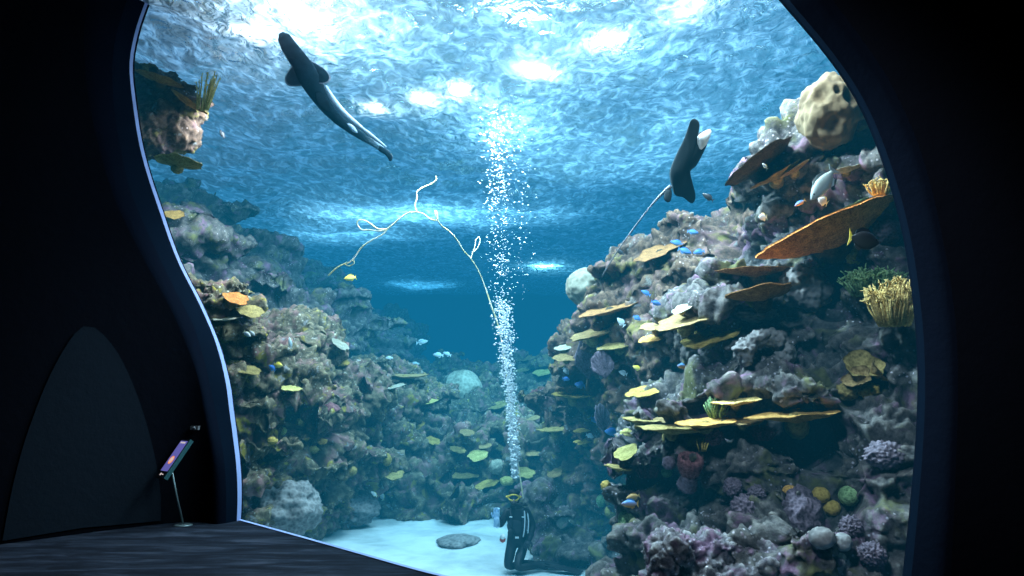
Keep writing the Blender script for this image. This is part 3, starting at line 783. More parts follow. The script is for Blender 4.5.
P(226,319,32,6,2,'pale','pale rimmed ledge coral under the rust brown plate by the left jamb',name='ledge_coral')
P(249,371,24,9,-14,'olive','green plate coral halfway down the left reef')
P(291,389,20,7,-4,'lime','lime green plate coral in the middle of the left reef')
P(340,345,18,6,-28,'pale','small pale plate coral slanting down on the hazy left wall')
P(343,364,14,7,5,'yellow','small yellow plate coral below the pale slanting one on the hazy left wall')
P(178,163,44,20,-4,'olive','olive plate coral with an orange rim under the overhang at upper left',under=True,Yd=10.3)
P(174,215,18,10,-20,'orange','small orange brown plate coral touching the left jamb below the overhang',Yd=10.6)
P(159,80,46,16,-16,'brown','brown ridge coral on top of the overhang at upper left',under=True,Yd=10.2,name='ridge_coral')
P(188,103,34,16,-30,'brown','brown ridge coral on the right shoulder of the overhang at upper left',under=True,Yd=10.2,name='ridge_coral')
# ---- cup coral
t = empty('cup_coral', hit(858,372)[0]+Vector((0,-.12,-.02)), 'folded tan cup coral standing up like a leaf at the right', 'coral')
for k,(ax,az,sc,yw) in enumerate(((-.02,.04,.17,-.3),(.06,.0,.14,.9),(-.08,-.06,.13,-1.0))):
    V, Fc = plate_geo(sc, .8, 300+k, dish=.55, th=.05, wav=.14)
    r = Matrix.Rotation(yw,3,'Z') @ Matrix.Rotation(math.radians(62),3,'X')
    mesh_obj('leaf', [r @ v + Vector((ax, -.04*k, az)) for v in V], Fc, M['tan'] if k else M['olive'], t)
mesh_obj('base', *stalk_geo((0,0,-.05),(0,.2,-.2),.06,.09,5), M['olive'], t)
# ---- lumps and sponges
L = lump
L(848,391,20,18,'olive','olive knob coral under the folded cup coral, left one','coral',cell=.25,cf=3,amp=.2)
L(868,391,22,18,'yellow','yellow green knob coral under the folded cup coral, right one','coral',cell=.25,cf=3,amp=.2)
L(855,255,18,20,'lime','pale yellow encrusting coral just below the black surgeonfish','coral',cell=.25,cf=3,amp=.2)
L(888,232,30,26,'purple','lilac knobbly rock to the right of the black surgeonfish','rock','rock_lump',cell=.2,cf=4,amp=.2)
L(790,491,14,11,'orange','small orange sponge, leftmost of the four round sponges','sponge','round_sponge',amp=.05)
L(821,495,17,15,'yellow','olive yellow sponge, second from left of the four round sponges','sponge','round_sponge',amp=.05)
L(832,508,16,15,'yellow','bright yellow sponge, lowest of the four round sponges','sponge','round_sponge',amp=.05)
L(849,496,19,19,'green','green sponge, rightmost of the four round sponges','sponge','round_sponge',amp=.05)
L(669,463,13,13,'purple','small purple knob coral left of the barrel sponge','coral',amp=.1)
L(667,472,11,11,'green','small green knob coral under the purple knob left of the barrel sponge','coral',amp=.1)
L(627,434,14,10,'lime','yellow green knob coral above the frilled lime plate','coral',amp=.15)
L(606,486,10,10,'yellow','tiny yellow coral on the rock left of the orange and blue fish','coral',amp=.2)
L(601,501,9,12,'green','small oval green coral above the pale green ball coral','coral',amp=.1)
L(611,512,12,13,'lime','pale green ball coral above the ridge behind the diver','coral','ball_coral',amp=.06)
L(628,521,19,22,'green','large green ball coral below the orange and blue fish','coral','ball_coral',amp=.06)
L(497,467,15,14,'pale','pale dotted brain coral left of the bubble plume above the diver','coral','brain_coral',cell=.22,cf=5)
L(507,481,14,9,'lime','pale green mound coral right above the head of the diver, left of the plume','coral',amp=.12)
L(387,460,9,12,'yellow','yellow green knob coral on the rock left of the dark hollow','coral',amp=.15)
L(300,423,10,10,'lime','lime knob coral high in the yellow cluster on the left reef','coral',amp=.15)
L(282,431,9,8,'lime','lime knob coral at the left of the yellow cluster on the left reef','coral',amp=.15)
L(313,450,11,8,'lime','lime knob coral at the bottom of the yellow cluster on the left reef','coral',amp=.15)
L(272,441,10,8,'yellow','yellow knob coral at the far left of the yellow cluster on the left reef','coral',amp=.15)
L(322,441,10,8,'orange','orange knob coral at the right of the yellow cluster on the left reef','coral',amp=.15)
L(330,410,18,14,'redbrown','pinkish brown mound coral above the yellow cluster on the left reef','coral',amp=.2)
L(233,362,11,9,'yellow','small yellow knob coral next to the left jamb','coral',amp=.15)
L(352,471,10,9,'olive','olive knob coral above the low flat topped boulder','coral',amp=.15)
# cauliflower corals
for (a,b,c,dd,mt,lb) in ((744,509,24,26,'purple','purple cauliflower coral above the bottom foreground ridge, largest of three'),(733,487,17,18,'purple','purple cauliflower coral above the bottom foreground ridge, left and highest of three'),(757,494,18,17,'purple','purple cauliflower coral above the bottom foreground ridge, rightmost of three'),
    (851,527,20,20,'purple','purple cauliflower coral right below the four round sponges'),(872,554,24,22,'purple','purple cauliflower coral in the bottom right corner of the window'),(712,437,22,16,'redbrown','maroon cauliflower coral under the left end of the table corals'),
    (885,455,36,26,'mauve','mauve cauliflower coral on the rock by the right jamb')):
    L(a,b,c,dd,mt,lb,'coral','cauliflower_coral',cell=.38,cf=4.2,amp=.1,sub=5)
# bushes
branch_bush(893,312,58,48,'gold','golden branching coral bush against the right jamb',n=90,thick=.03,out=1.0)
branch_bush(868,288,64,26,'green','dull green branching coral bush behind the golden bush',n=80,thick=.03,out=.3)
branch_bush(880,190,30,18,'gold','small orange tipped branching coral high by the right jamb',n=34,thick=.06)
branch_bush(818,290,34,24,'purple','dark purple bare branching coral under the rust brown shelf',n=9,thick=.05,spread=1.1)
branch_bush(762,436,30,14,'redbrown','dark brown brushy coral under the largest orange table coral',n=70,thick=.035)
branch_bush(648,471,32,22,'redbrown','dark spiky dome coral left of the barrel sponge',n=110,thick=.03,levels=1)
branch_bush(717,411,28,22,'green','pale green ribbed coral behind the golden table coral',n=40,thick=.06,levels=1)
branch_bush(702,447,14,14,'yellow','small yellow curved coral at the left of the maroon cauliflower coral',n=10,thick=.1,levels=1)
t = branch_bush(203,95,24,50,'gold','golden branching strands standing in for a surface reflection right of the overhang at upper left',n=16,thick=.06,Y=10.2,tdir=Matrix.Rotation(.15,3,'Y'))  # branching mesh added in place of golden reflections on the water surface
# fans
fan(588,361,30,38,'mauve','big grey purple sea fan near the top of the slope',yaw=10,fwd=.95)
fan(606,367,24,26,'purple','darker sea fan right behind the big grey purple one',yaw=-20,roll=10,fwd=.75)
fan(541,403,34,26,'redbrown','brown sea fan with fine ribs right of the bubble plume',yaw=5)
fan(605,420,18,28,'mauve','small purple sea fan in the middle of the slope',yaw=15,roll=12,fwd=.2)
# barrel sponge
loc, n, dist, d = hit(690,466); dist = min(dist, 7.2)
t = empty('barrel_sponge', CAM+d*(dist-.12), 'purple ribbed barrel sponge with an open mouth on the near reef', 'sponge')
S = .115; prof = [(.55,-1.0),(.75,-.6),(.95,0),(1.0,.5),(.92,.8),(.8,.85),(.68,.6),(.6,.1),(.45,-.1),(.02,-.12)]
V = []; ns = 48
for (r, z) in prof:
    for k in range(ns):
        a = 2*math.pi*k/ns; rr = r*(1+(.07 if r > .7 else .02)*math.cos(a*16))
        V.append(Matrix.Rotation(math.radians(28),3,'X') @ Vector((math.cos(a)*rr, math.sin(a)*rr, z))*S)
mesh_obj('barrel', V, grid_faces(len(prof), ns, True), M['redbrown'], t)
mesh_obj('base', *stalk_geo((0,0,-.07),(0,.16,-.2),.07,.1,9), M['purple'], t)
# ------------------------------------------------------------------ fish
def fmat(name, back, belly, rough=.45, z0=-.3, z1=.5):
    m, t, out = nt(name)
    tc = t.nodes.new('ShaderNodeTexCoord'); sx = t.nodes.new('ShaderNodeSeparateXYZ'); t.links.new(tc.outputs['Generated'], sx.inputs[0])
    b = t.nodes.new('ShaderNodeBsdfPrincipled'); b.inputs['Roughness'].default_value = rough; b.inputs['Specular IOR Level'].default_value = .4
    c = ramp(t, sx.outputs['Z'], [(.25, belly), (.7, back)])
    t.links.new(c, b.inputs['Base Color']); t.links.new(b.outputs[0], out.inputs['Surface']); return m
FM = {
 'blue': (fmat('fish_blue', (.03,.13,.45), (.10,.24,.5)), fmat('fin_blue', (.04,.15,.4), (.1,.25,.5))),
 'pale': (fmat('fish_pale', (.32,.42,.48), (.55,.6,.62)), fmat('fin_pale', (.5,.6,.65), (.7,.75,.8))),
 'white': (fmat('fish_white', (.6,.6,.62), (.75,.75,.75)), fmat('fin_white', (.8,.7,.3), (.9,.85,.6))),
 'yellow': (fmat('fish_yellow', (.75,.55,.06), (.9,.75,.25)), fmat('fin_yellow', (.8,.6,.08), (.85,.7,.15))),
 'dark': (fmat('fish_dark', (.012,.014,.02), (.03,.035,.04)), fmat('fin_dark', (.02,.02,.025), (.03,.03,.04))),
 'surgeon': (fmat('fish_black', (.010,.012,.016), (.022,.03,.03)), fmat('fin_yellow_tail', (.8,.62,.06), (.9,.7,.12))),
 'grouper': (fmat('fish_grey', (.22,.26,.25), (.55,.6,.58)), fmat('fin_grey', (.25,.3,.3), (.45,.5,.5))),
 'orange': (fmat('fish_orange', (.15,.35,.75), (.8,.35,.05)), fmat('fin_orange', (.8,.4,.06), (.9,.5,.1))),
 'tang': (fmat('fish_tan', (.5,.3,.1), (.7,.5,.25)), fmat('fin_tan', (.6,.4,.15), (.7,.5,.2))),
}
M_eye = principled('fish_eye', (.01,.01,.01), .1, spec=.6)
def fish_geo(L, hr, wr, seg=14):
    st = [(-.5,.02,.02),(-.46,.22,.3),(-.38,.5,.6),(-.25,.82,.92),(-.08,1,1),(.1,.9,.85),(.24,.62,.55),(.33,.34,.3),(.38,.24,.18),(.40,.22,.1)]
    V = []
    for (x, h, w) in st:
        for k in range(seg):
            a = 2*math.pi*k/seg
            V.append(Vector((x*L, math.cos(a)*w*wr*L*.5, math.sin(a)*h*hr*L*.5)))
    Fc = grid_faces(len(st), seg, True) + [tuple(range(seg))[::-1], tuple((len(st)-1)*seg+k for k in range(seg))]
    return V, Fc
def fin_geo(poly, th, off=0):
    n = len(poly); V = [Vector((x, -th, z)) for x, z in poly] + [Vector((x, th, z)) for x, z in poly]
    return V, [tuple(range(n)), tuple(range(2*n-1, n-1, -1))] + [(i, (i+1) % n, n+(i+1) % n, n+i) for i in range(n)]
_fm = {}
def fish(px, py, Lpx, kind, label, Y=None, head='L', tilt=0, hr=.5, wr=.2, name='reef_fish', group=None, yaw=0, gap=.25, cat='fish'):
    loc, n, dist, d = hit(px, py, 20)
    if Y: c = at(px, py, Y)
    else: c = CAM + d*(dist-gap)
    L = Lpx*c.y/F; key = (kind, round(hr, 2), round(wr, 2))
    if key not in _fm:
        V, Fc = fish_geo(1, hr, wr); H = hr*.5
        me = bpy.data.meshes.new(name); fins = []
        fins.append(fin_geo([(-.22,H*.8),(-.1,H*1.25),(.1,H*1.3),(.26,H*.95),(.30,H*.5),(.0,H*.7)], .008))
        fins.append(fin_geo([(.0,-H*.8),(.12,-H*1.25),(.26,-H*.85),(.28,-H*.45)], .008))
        for s in (-1, 1):
            fv, ff = fin_geo([(-.2,-.02),(-.05,.06),(0,-.02),(-.08,-.09)], .006)
            r = Matrix.Rotation(s*.5, 3, 'Z'); fins.append(([r @ v + Vector((0, s*wr*.46, -.02)) for v in fv], ff))
        nb = len(Fc)
        fv, ff = join_geo(fins); o = len(V); V = V+fv; Fc = Fc+[tuple(i+o for i in q) for q in ff]
        ne = len(Fc)
        for s in (-1, 1):
            ev, ef = ico((-.37, s*wr*.30, H*.22), (.022,.014,.022), 1); o = len(V); V += ev; Fc += [tuple(i+o for i in q) for q in ef]
        me.from_pydata([tuple(v) for v in V], [], Fc); me.update()
        me.polygons.foreach_set('use_smooth', [i < nb or i >= ne for i in range(len(Fc))])
        for q in (FM[kind][0], FM[kind][1] if kind not in ('surgeon','orange') else FM[kind][0], M_eye): me.materials.append(q)
        me.polygons.foreach_set('material_index', [0 if i < nb else (1 if i < ne else 2) for i in range(len(Fc))])
        tv, tf = fin_geo([(.37,H*.2),(.5,H*.95),(.47,H*.3),(.47,-H*.3),(.5,-H*.95),(.37,-H*.2)], .007)
        m2 = bpy.data.meshes.new('tail_fin'); m2.from_pydata([tuple(v) for v in tv], [], tf); m2.materials.append(FM[kind][1]); m2.update()
        _fm[key] = (me, m2)
    me, m2 = _fm[key]
    o = bpy.data.objects.new(name, me); COL.objects.link(o); tag(o, label, cat, group)
    o.location = c; o.scale = (L, L, L)
    rz = math.radians(yaw) + (0 if head == 'L' else math.pi)
    o.rotation_euler = (0, math.radians(tilt if head == 'L' else -tilt), rz)   # positive tilt lifts the head
    t2 = bpy.data.objects.new('tail_fin', m2); COL.objects.link(t2); t2.parent = o
    return o
fish(823,184,44,'grouper','grey grouper swimming nose down under a pale ledge at upper right',Y=5.9,tilt=-52,hr=.36,wr=.24,name='grouper')
fish(864,240,32,'surgeon','black surgeonfish with a yellow tail before the rust brown shelf',Y=5.4,head='R',tilt=12,hr=.62,wr=.18,name='surgeonfish')
G='small reef fish'
for a in (
 (823,201,11,'white','plump white fish right below the grey grouper',6.1,'L',30,.8),
 (800,203,14,'orange','thin orange fish just below left of the grey grouper',6.2,'L',-30,.3),
 (763,217,9,'white','white fish over the dark rock left of the grey grouper',6.6,'L',0,.8),
 (765,166,8,'white','tiny white fish in front of the dark oval plate coral',6.2,'L',50,.4),
 (693,232,12,'blue','small blue fish highest over the brown massif',None,'R',10,.4),
 (677,243,14,'blue','small blue fish second highest over the brown massif',None,'L',15,.4),
 (685,251,15,'blue','small blue fish in the middle of the trio over the brown massif',None,'R',20,.4),
 (699,252,12,'blue','small blue fish at the right of the trio over the brown massif',None,'L',-10,.45),
 (646,293,11,'blue','small blue fish above the orange plate on the massif, upper left of two',None,'L',30,.4),
 (656,303,11,'blue','small blue fish above the orange plate on the massif, lower right of two',None,'R',20,.45),
 (620,252,10,'dark','small dark fish in open water beneath the tail of the ray',10,'L',35,.4),
 (708,197,14,'dark','small dark fish in open water below right of the ray',8,'L',35,.4),
 (621,322,11,'pale','white fish near the foot of the tan ledge under the pale boulder',None,'L',50,.5),
 (637,318,9,'blue','pale blue fish left of the long tan plate on the massif',None,'R',30,.5),
 (598,347,10,'pale','pale upright fish above the big grey purple sea fan',None,'L',70,.45),
 (566,371,9,'pale','pale fish below the square tan plate near the top of the slope',None,'R',50,.5),
 (580,385,11,'blue','pale blue oval fish above the long flat yellow plate',None,'L',10,.6),
 (566,379,8,'blue','small pale blue fish left of the pale blue oval one',None,'R',10,.5),
 (612,432,15,'blue','light blue fish right of the small yellow plate on the slope',None,'L',5,.5),
 (594,420,9,'blue','light blue fish by the left edge of the small purple sea fan',None,'R',40,.5),
 (623,373,9,'pale','pale fish below the long grey green plate',None,'L',20,.5),
 (637,368,9,'yellow','yellow fish below right of the long grey green plate',None,'L',25,.5),
 (682,366,10,'orange','orange fish below the two big plates on the massif',None,'L',0,.5),
 (630,504,17,'orange','orange fish with a blue back above the large green ball coral',None,'L',0,.45),
 (633,497,14,'tang','brown fish just above the orange fish with a blue back',None,'L',-12,.4),
 (590,436,8,'pale','pale fish by the small yellow plate below the brown sea fan',None,'R',20,.5),
 (422,342,12,'pale','pale fish in the blue open water, highest of the group at the back',19,'R',-10,.4),
 (438,355,11,'pale','pale fish in the blue open water, left of a pair above the slope',18,'L',5,.4),
 (447,354,9,'pale','pale fish in the blue open water, right of a pair above the slope',18.5,'L',20,.4),
 (415,364,9,'pale','pale fish over the upper left of the slope',18,'R',0,.4),
 (389,358,8,'pale','pale fish farthest left in the blue open water at the back',14.5,'L',0,.4),
 (350,278,13,'yellow','pale yellow fish drifting under the loose end of the rope',11,'L',-8,.45),
 (247,334,9,'white','small white fish by the olive plate next to the left jamb',None,'R',35,.45),
 (252,333,8,'white','tiny white fish right of the small white one next to the left jamb',None,'R',40,.4),
 (290,343,12,'pale','pale fish pointing straight up in front of the left reef',None,'L',80,.3),
 (272,368,9,'blue','small blue and white fish beside a yellow fish on the left reef',None,'L',40,.5),
 (278,365,9,'yellow','small yellow fish on the left reef beside a blue and white one',None,'R',10,.6),
 (374,494,8,'white','tiny white fish over the dark hollow, left of two',None,'L',40,.4),
 (382,496,9,'white','tiny white fish over the dark hollow, right of two',None,'L',75,.4),
 (268,138,12,'dark','small dark fish near the surface below the guitarfish',11,'L',60,.35) if False else (222,134,11,'dark','small dark fish near the surface right of the overhang at upper left',11,'L',60,.35),
):
    fish(*a[:5], Y=a[5], head=a[6], tilt=a[7], hr=a[8])

# ------------------------------------------------------------------ guitarfish
def loft(stations, seg=20):
    """stations: centre, lateral vec, up vec, half width, half thickness top, bottom"""
    V = []
    for (c, lat, up, w, ht, hb) in stations:
        for k in range(seg):
            a = 2*math.pi*k/seg; ca, sa = math.cos(a), math.sin(a)
            V.append(c + lat*(w*ca) + up*((ht if sa > 0 else hb)*sa))
    n = len(stations)
    return V, grid_faces(n, seg, True)+[tuple(range(seg))[::-1], tuple((n-1)*seg+k for k in range(seg))]
m, t, out = nt('ray_skin')
geo = t.nodes.new('ShaderNodeTexCoord'); b = t.nodes.new('ShaderNodeBsdfPrincipled'); b.inputs['Roughness'].default_value = .6; b.inputs['Specular IOR Level'].default_value = .12
c = ramp(t, noise_tex(t, 3, 4, .6, geo.outputs['Object']), [(.35, (.008,.026,.04)), (.65, (.02,.055,.08))])
t.links.new(c, b.inputs['Base Color']); t.links.new(b.outputs[0], out.inputs['Surface']); M_shark = m
M_finlight = principled('fin_pinkish', (.26,.24,.28), .5)
M_flank_light = principled('painted_flank_light', (.75,.85,1.0), .3, spec=.6)
Y0 = 9.6
sp = [(281,33,3,2.2),(283.5,37,7,3.6),(288,45,8.5,5),(294,54,9.5,6),(300,62,10,6.5),(304,68,11,7),(307,75,11.5,7.5),(311,82,11,7.5),(316,90,10.5,7.5),(322,99,9.5,7),(330,110,7.8,6),(339,120,6,5),(351,129,5.2,4.4),(362,136,4.8,4),(372,142,4.2,3.6),(381,148,3.4,3),(389,156,1.4,2)]
root = empty('guitarfish', at(309,75,Y0), 'dark guitarfish with a long curving tail swimming up to the surface at upper left', 'guitarfish')
pc = [at(x, y, Y0 + .012*(i-6)**2*.3 + .05*(i-6)) for i, (x, y, w, h) in enumerate(sp)]
k_ = Y0/F; ST = []
lats = []
for i in range(len(sp)):
    tg = (pc[min(i+1, len(pc)-1)]-pc[max(i-1, 0)]).normalized()
    view = (pc[i]-CAM).normalized(); lat = tg.cross(view).normalized(); up = lat.cross(tg).normalized()
    # roll so the belly turns partly towards the viewer
    if up.dot(view) < 0: up = -up
    lats.append((tg, lat, up))
    ST.append((pc[i]-root.location, lat, up, sp[i][2]*k_*.97, sp[i][3]*k_, sp[i][3]*k_*.55))
mesh_obj('body', *loft(ST, 22), M_shark, root)
def flat_fin(name, pix, yo, mat, par, rootloc, th=.02, cx=None):
    pts = [at(x, y, Y0+yo) for x, y in pix]; cen = sum(pts, Vector())/len(pts); view = (cen-CAM).normalized()
    V = []; n = len(pts); rings = (1, .9, .6, .25)
    for s in (1, -1):
        for r in rings:
            for p in pts: V.append(cen+(p-cen)*r+view*s*th*math.sqrt(max(0, 1-r*r))*1.0-rootloc)
    Fc = grid_faces(4, n, True)+[tuple(reversed([i+4*n for i in q])) for q in grid_faces(4, n, True)]
    Fc += [tuple(3*n+i for i in range(n)), tuple(7*n+i for i in reversed(range(n)))]
    Fc += [(i, (i+1) % n, 4*n+(i+1) % n, 4*n+i) for i in range(n)]
    o = mesh_obj(name, V, Fc, mat, par)
    if isinstance(mat, (list, tuple)):
        # the outer ring takes the paler second material
        for i, p in enumerate(o.data.polygons):
            if any((j % (4*n)) < n for j in p.vertices) : p.material_index = 1
    return o
def smooth_poly(p, n=28): return [tuple(q) for q in resample(list(p)+[p[0]], n+1)[:-1]]
flat_fin('pectoral_fin', smooth_poly([(297,57),(291.5,66),(286,74),(284.5,81),(289,86),(298,86),(309,84),(313,76),(306,64)]), .05, [M_shark, M_finlight], root, root.location)
flat_fin('pectoral_fin', smooth_poly([(303,58),(314,62),(325,69),(330.5,77),(328,82.5),(320,83.5),(313,82),(306,77),(301,66)]), .05, [M_shark, M_finlight], root, root.location)
flat_fin('pelvic_fin', smooth_poly([(315,92),(316,101),(322,109),(330,112.5),(331,109),(327,100),(321,92)]), .02, M_shark, root, root.location)
flat_fin('dorsal_fin', smooth_poly([(346,123),(352,131),(357.5,133),(356,129),(351,124)]), .1, M_flank_light, root, root.location)
flat_fin('tail_fin', smooth_poly([(380,145),(388,150),(393,157),(390,161.5),(386,155.5),(378,150)]), .1, M_shark, root, root.location)
# light from above on the tail, put in as a pale stripe along its upper side
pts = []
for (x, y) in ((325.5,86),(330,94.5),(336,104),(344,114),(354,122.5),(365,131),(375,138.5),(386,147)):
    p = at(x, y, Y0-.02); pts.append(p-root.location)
mesh_obj('flank_light_stripe', *tube_geo([Vector(q) for q in resample(pts, 20)], [.022+.03*math.sin(math.pi*min(1,i/14)) if i < 14 else .034-.004*(i-14) for i in range(20)], 8), M_flank_light, root)
# ------------------------------------------------------------------ eagle ray, banking
Yr = 7.6
cen = at(683,164,Yr); vd = (cen-CAM).normalized()
NRM = (Matrix.Rotation(math.radians(35), 3, 'Z') @ (Matrix.Rotation(math.radians(18), 3, 'X') @ vd)).normalized()
def on_pl(px, py):
    d = ray(px, py); s = NRM.dot(cen-CAM)/NRM.dot(d); return CAM+d*s
root = empty('eagle_ray', cen, 'dark eagle ray banking on edge beneath the surface with a long whip tail', 'ray')
out_ = smooth_poly([(671,183),(670,173),(673,163),(678,152),(685,138),(689,127),(692,120),(696,119),(700,123.5),(698,134),(703,131),(708,140),(702,155),(696,166),(690,171),(693.5,184),(697.5,198),(694,205),(684,198),(675,195)], 72)
wing = [on_pl(x, y) for x, y in out_]
ctr = on_pl(684,165); nrm_bend = NRM
V = []; n = len(wing); rings = [1, .97, .9, .78, .62, .44, .24]
def spine_x(p):      # distance along the span away from the body line
    a = on_pl(668,188); b_ = on_pl(704,137); ab = (b_-a).normalized(); q = p-a; return (q-ab*q.dot(ab)).length
for s in (1, -1):
    for r in rings:
        for p in wing:
            q = ctr+(p-ctr)*r; dd = spine_x(q)
            th = .085*math.exp(-(dd/.16)**2)*math.sqrt(max(0, 1-r**2))+.014*math.sqrt(max(0, 1-r**2))
            V.append(q+NRM*(s*th+(.25*dd*dd))-root.location)
m_ = len(rings); Fc = grid_faces(m_, n, True)+[tuple(reversed([i+m_*n for i in q])) for q in grid_faces(m_, n, True)]
Fc += [tuple((m_-1)*n+i for i in range(n)), tuple((2*m_-1)*n+i for i in reversed(range(n)))]+[(i, (i+1) % n, m_*n+(i+1) % n, m_*n+i) for i in range(n)]
M_ray = principled('ray_dark_skin', (.012,.017,.02), .7, spec=.06)
M_white = principled('ray_white_belly', (.9,.9,.92), .5)
o = mesh_obj('body', V, Fc, M_ray, root)
hv = [on_pl(x, y) for x, y in smooth_poly([(697.5,137),(702,133),(711,129.5),(709,138),(704,147),(698,150)], 22)]
hv = [p-vd*.07 for p in hv]; hc = sum(hv, Vector())/len(hv)
V = []; nn = len(hv); rg = [1, .9, .6, .25]
for s in (1, -1):
    for r in rg:
        for p in hv: V.append(hc+(p-hc)*r+NRM*s*.045*math.sqrt(max(.02, 1-r*r))-root.location)
Fc = grid_faces(4, nn, True)+[tuple(reversed([i+4*nn for i in q])) for q in grid_faces(4, nn, True)]+[tuple(3*nn+i for i in range(nn)), tuple(7*nn+i for i in reversed(range(nn)))]+[(i, (i+1) % nn, 4*nn+(i+1) % nn, 4*nn+i) for i in range(nn)]
o = mesh_obj('head', V, Fc, M_white, root); o['label'] = 'bright white lower side of the head'
pv = smooth_poly([(671,188),(665,191),(664,199),(668,202.5),(671,200),(672,193)], 18)
Y0 = Yr; flat_fin('pelvic_fin', pv, .0, M_ray, root, root.location, .02)
pts = [at(x, y, Yr+.22*f)-root.location for x, y, f in ((671,186,0),(666,190,.1),(655,201,.4),(642,217,.9),(628,236,1.5),(617,252,2.0),(607,268,2.6),(602,277,3))]
mesh_obj('tail', *tube_geo([Vector(q) for q in resample(pts, 40)], [max(.008, .018*(1-i/9)+.008) for i in range(40)], 7), principled('ray_tail', (.12,.12,.14), .5), root)

# ------------------------------------------------------------------ diver
M_suit = principled('black_wetsuit', (.012,.015,.02), .6, bump=(30,.2,.005))
M_suit2 = principled('charcoal_vest', (.02,.025,.035), .55)
M_skin = principled('diver_face', (.42,.26,.19), .6)
M_glove = principled('pale_blue_glove', (.45,.62,.85), .6)
M_hose = principled('black_hose', (.02,.02,.025), .45)
M_lite = principled('grey_webbing', (.55,.62,.68), .6)
M_yel = principled('yellow_mask', (.75,.50,.06), .4)
M_lens = principled('mask_glass', (.03,.05,.07), .08, spec=.8)
M_red = principled('red_gauge', (.55,.08,.06), .5)
M_wht = principled('white_plastic', (.85,.85,.85), .4)
M_fin = principled('black_fin', (.015,.015,.02), .5)
M_tank2 = principled('steel_tank', (.10,.12,.14), .35, metal=.6)
def skin(name, joints, edges, rad, mat, par, root=0, sub=2):
    me = bpy.data.meshes.new(name); me.from_pydata([tuple(j) for j in joints], edges, []); me.update()
    o = bpy.data.objects.new(name, me); COL.objects.link(o)
    md = o.modifiers.new('s', 'SKIN'); md.use_smooth_shade = True
    for i, r in enumerate(rad):
        sv = me.skin_vertices[0].data[i]; sv.radius = (r, r) if not isinstance(r, tuple) else r; sv.use_root = (i == root)
    sd = o.modifiers.new('u', 'SUBSURF'); sd.levels = sub; sd.render_levels = sub
    dg = bpy.context.evaluated_depsgraph_get(); m2 = bpy.data.meshes.new_from_object(o.evaluated_get(dg))
    bpy.data.objects.remove(o); return link_mesh(name, m2, mat, par)
dl = at(517, 570, 10.9); dl.z = SAND+.0
root = empty('person', dl, 'person in black scuba gear kneeling on the white sand, pale gloved hand raised', 'person')
J = [(.02,.02,.47),(.01,.0,.66),(0,-.02,.85),(-.01,-.03,.98),(-.03,-.05,1.08),(-.05,-.07,1.17),(-.05,-.07,1.25),
     (-.17,-.02,.93),(-.28,-.06,.72),(-.33,-.22,.86),(.17,.0,.93),(.27,.04,.70),(.20,-.13,.52),
     (-.08,-.04,.42),(-.16,-.20,.085),(.16,.10,.09),(.12,.02,.42),(-.01,-.26,.085),(.36,-.08,.09),(.34,.10,.06),(.52,-.10,.05)]
E = [(0,1),(1,2),(2,3),(3,4),(4,5),(5,6),(2,7),(7,8),(8,9),(2,10),(10,11),(11,12),(0,13),(13,14),(14,15),(0,16),(16,17),(17,18),(15,19),(18,20)]
Rr = [(.155,.12),(.15,.11),(.165,.12),(.085,.08),(.065,.065),(.105,.115),(.085,.095),.085,.062,.045,.085,.062,.045,.105,.075,.055,.105,.075,.055,.045,.045]
root.scale = (.92,.92,.90)
body = skin('body', J, E, Rr, M_suit, root)
body.data.materials.append(M_skin)
for p in body.data.polygons:
    c = p.center
    if c.z > 1.09 and c.z < 1.235 and c.y < -.125 and abs(c.x+.05) < .075: p.material_index = 1
V, Fc = lump_geo((.014,.022,.022), 3, .02, sub=2); mesh_obj('nose', [v+Vector((-.055,-.185,1.155)) for v in V], Fc, M_skin, root)
# mask
fr = [Vector((-.055+.085*math.cos(a), -.165+.03*abs(math.cos(a))**2, 1.195+.048*math.sin(a))) for a in np.linspace(0, 2*math.pi, 25)[:-1]]
V, Fc = tube_geo(fr+[fr[0]], .014, 6, False); mk = mesh_obj('mask', V, Fc, M_yel, root)
V = [Vector((-.055, -.185, 1.195))]+[q+Vector((0,-.004,0)) for q in fr]; mesh_obj('lens', V, [(0, i, i % 24+1) for i in range(1, 25)], M_lens, mk)
V, Fc = tube_geo([Vector((-.055+.125*math.cos(a), -.075+.128*math.sin(a), 1.2)) for a in np.linspace(-.6, math.pi+.6, 18)], .012, 5); mesh_obj('strap', V, Fc, M_yel, mk)
V, Fc = lump_geo((.1,.11,.055), 8, .03, sub=3); mesh_obj('hood', [v+Vector((-.045,-.06,1.27)) for v in V], Fc, M_suit, root)
V, Fc = lump_geo((.045,.035,.038), 5, .04, sub=3); rg_ = mesh_obj('regulator', [v+Vector((-.055,-.20,1.105)) for v in V], Fc, M_hose, root)
mesh_obj('hose', *tube_geo([Vector(q) for q in resample([(-.01,-.2,1.10),(.10,-.19,1.08),(.17,-.08,1.06),(.12,.14,1.02)], 14)], .014, 7), M_hose, rg_)
# tank on the back with valve
prof = [(0,.30),(.075,.31),(.09,.34),(.09,.86),(.075,.92),(.035,.96),(.03,1.0),(0,1.0)]
V = [Vector((.05+r*math.cos(a), .24+r*math.sin(a), z)) for r, z in prof for a in np.linspace(0, 2*math.pi, 21)[:-1]]
tk = mesh_obj('air_tank', V, grid_faces(len(prof), 20, True), M_tank2, root)
mesh_obj('valve', *join_geo([box_geo((.05,.24,1.03),(.08,.05,.06)), tube_geo([Vector((.09,.24,1.03)), Vector((.16,.24,1.03))], .018, 8)]), M_hose, tk)
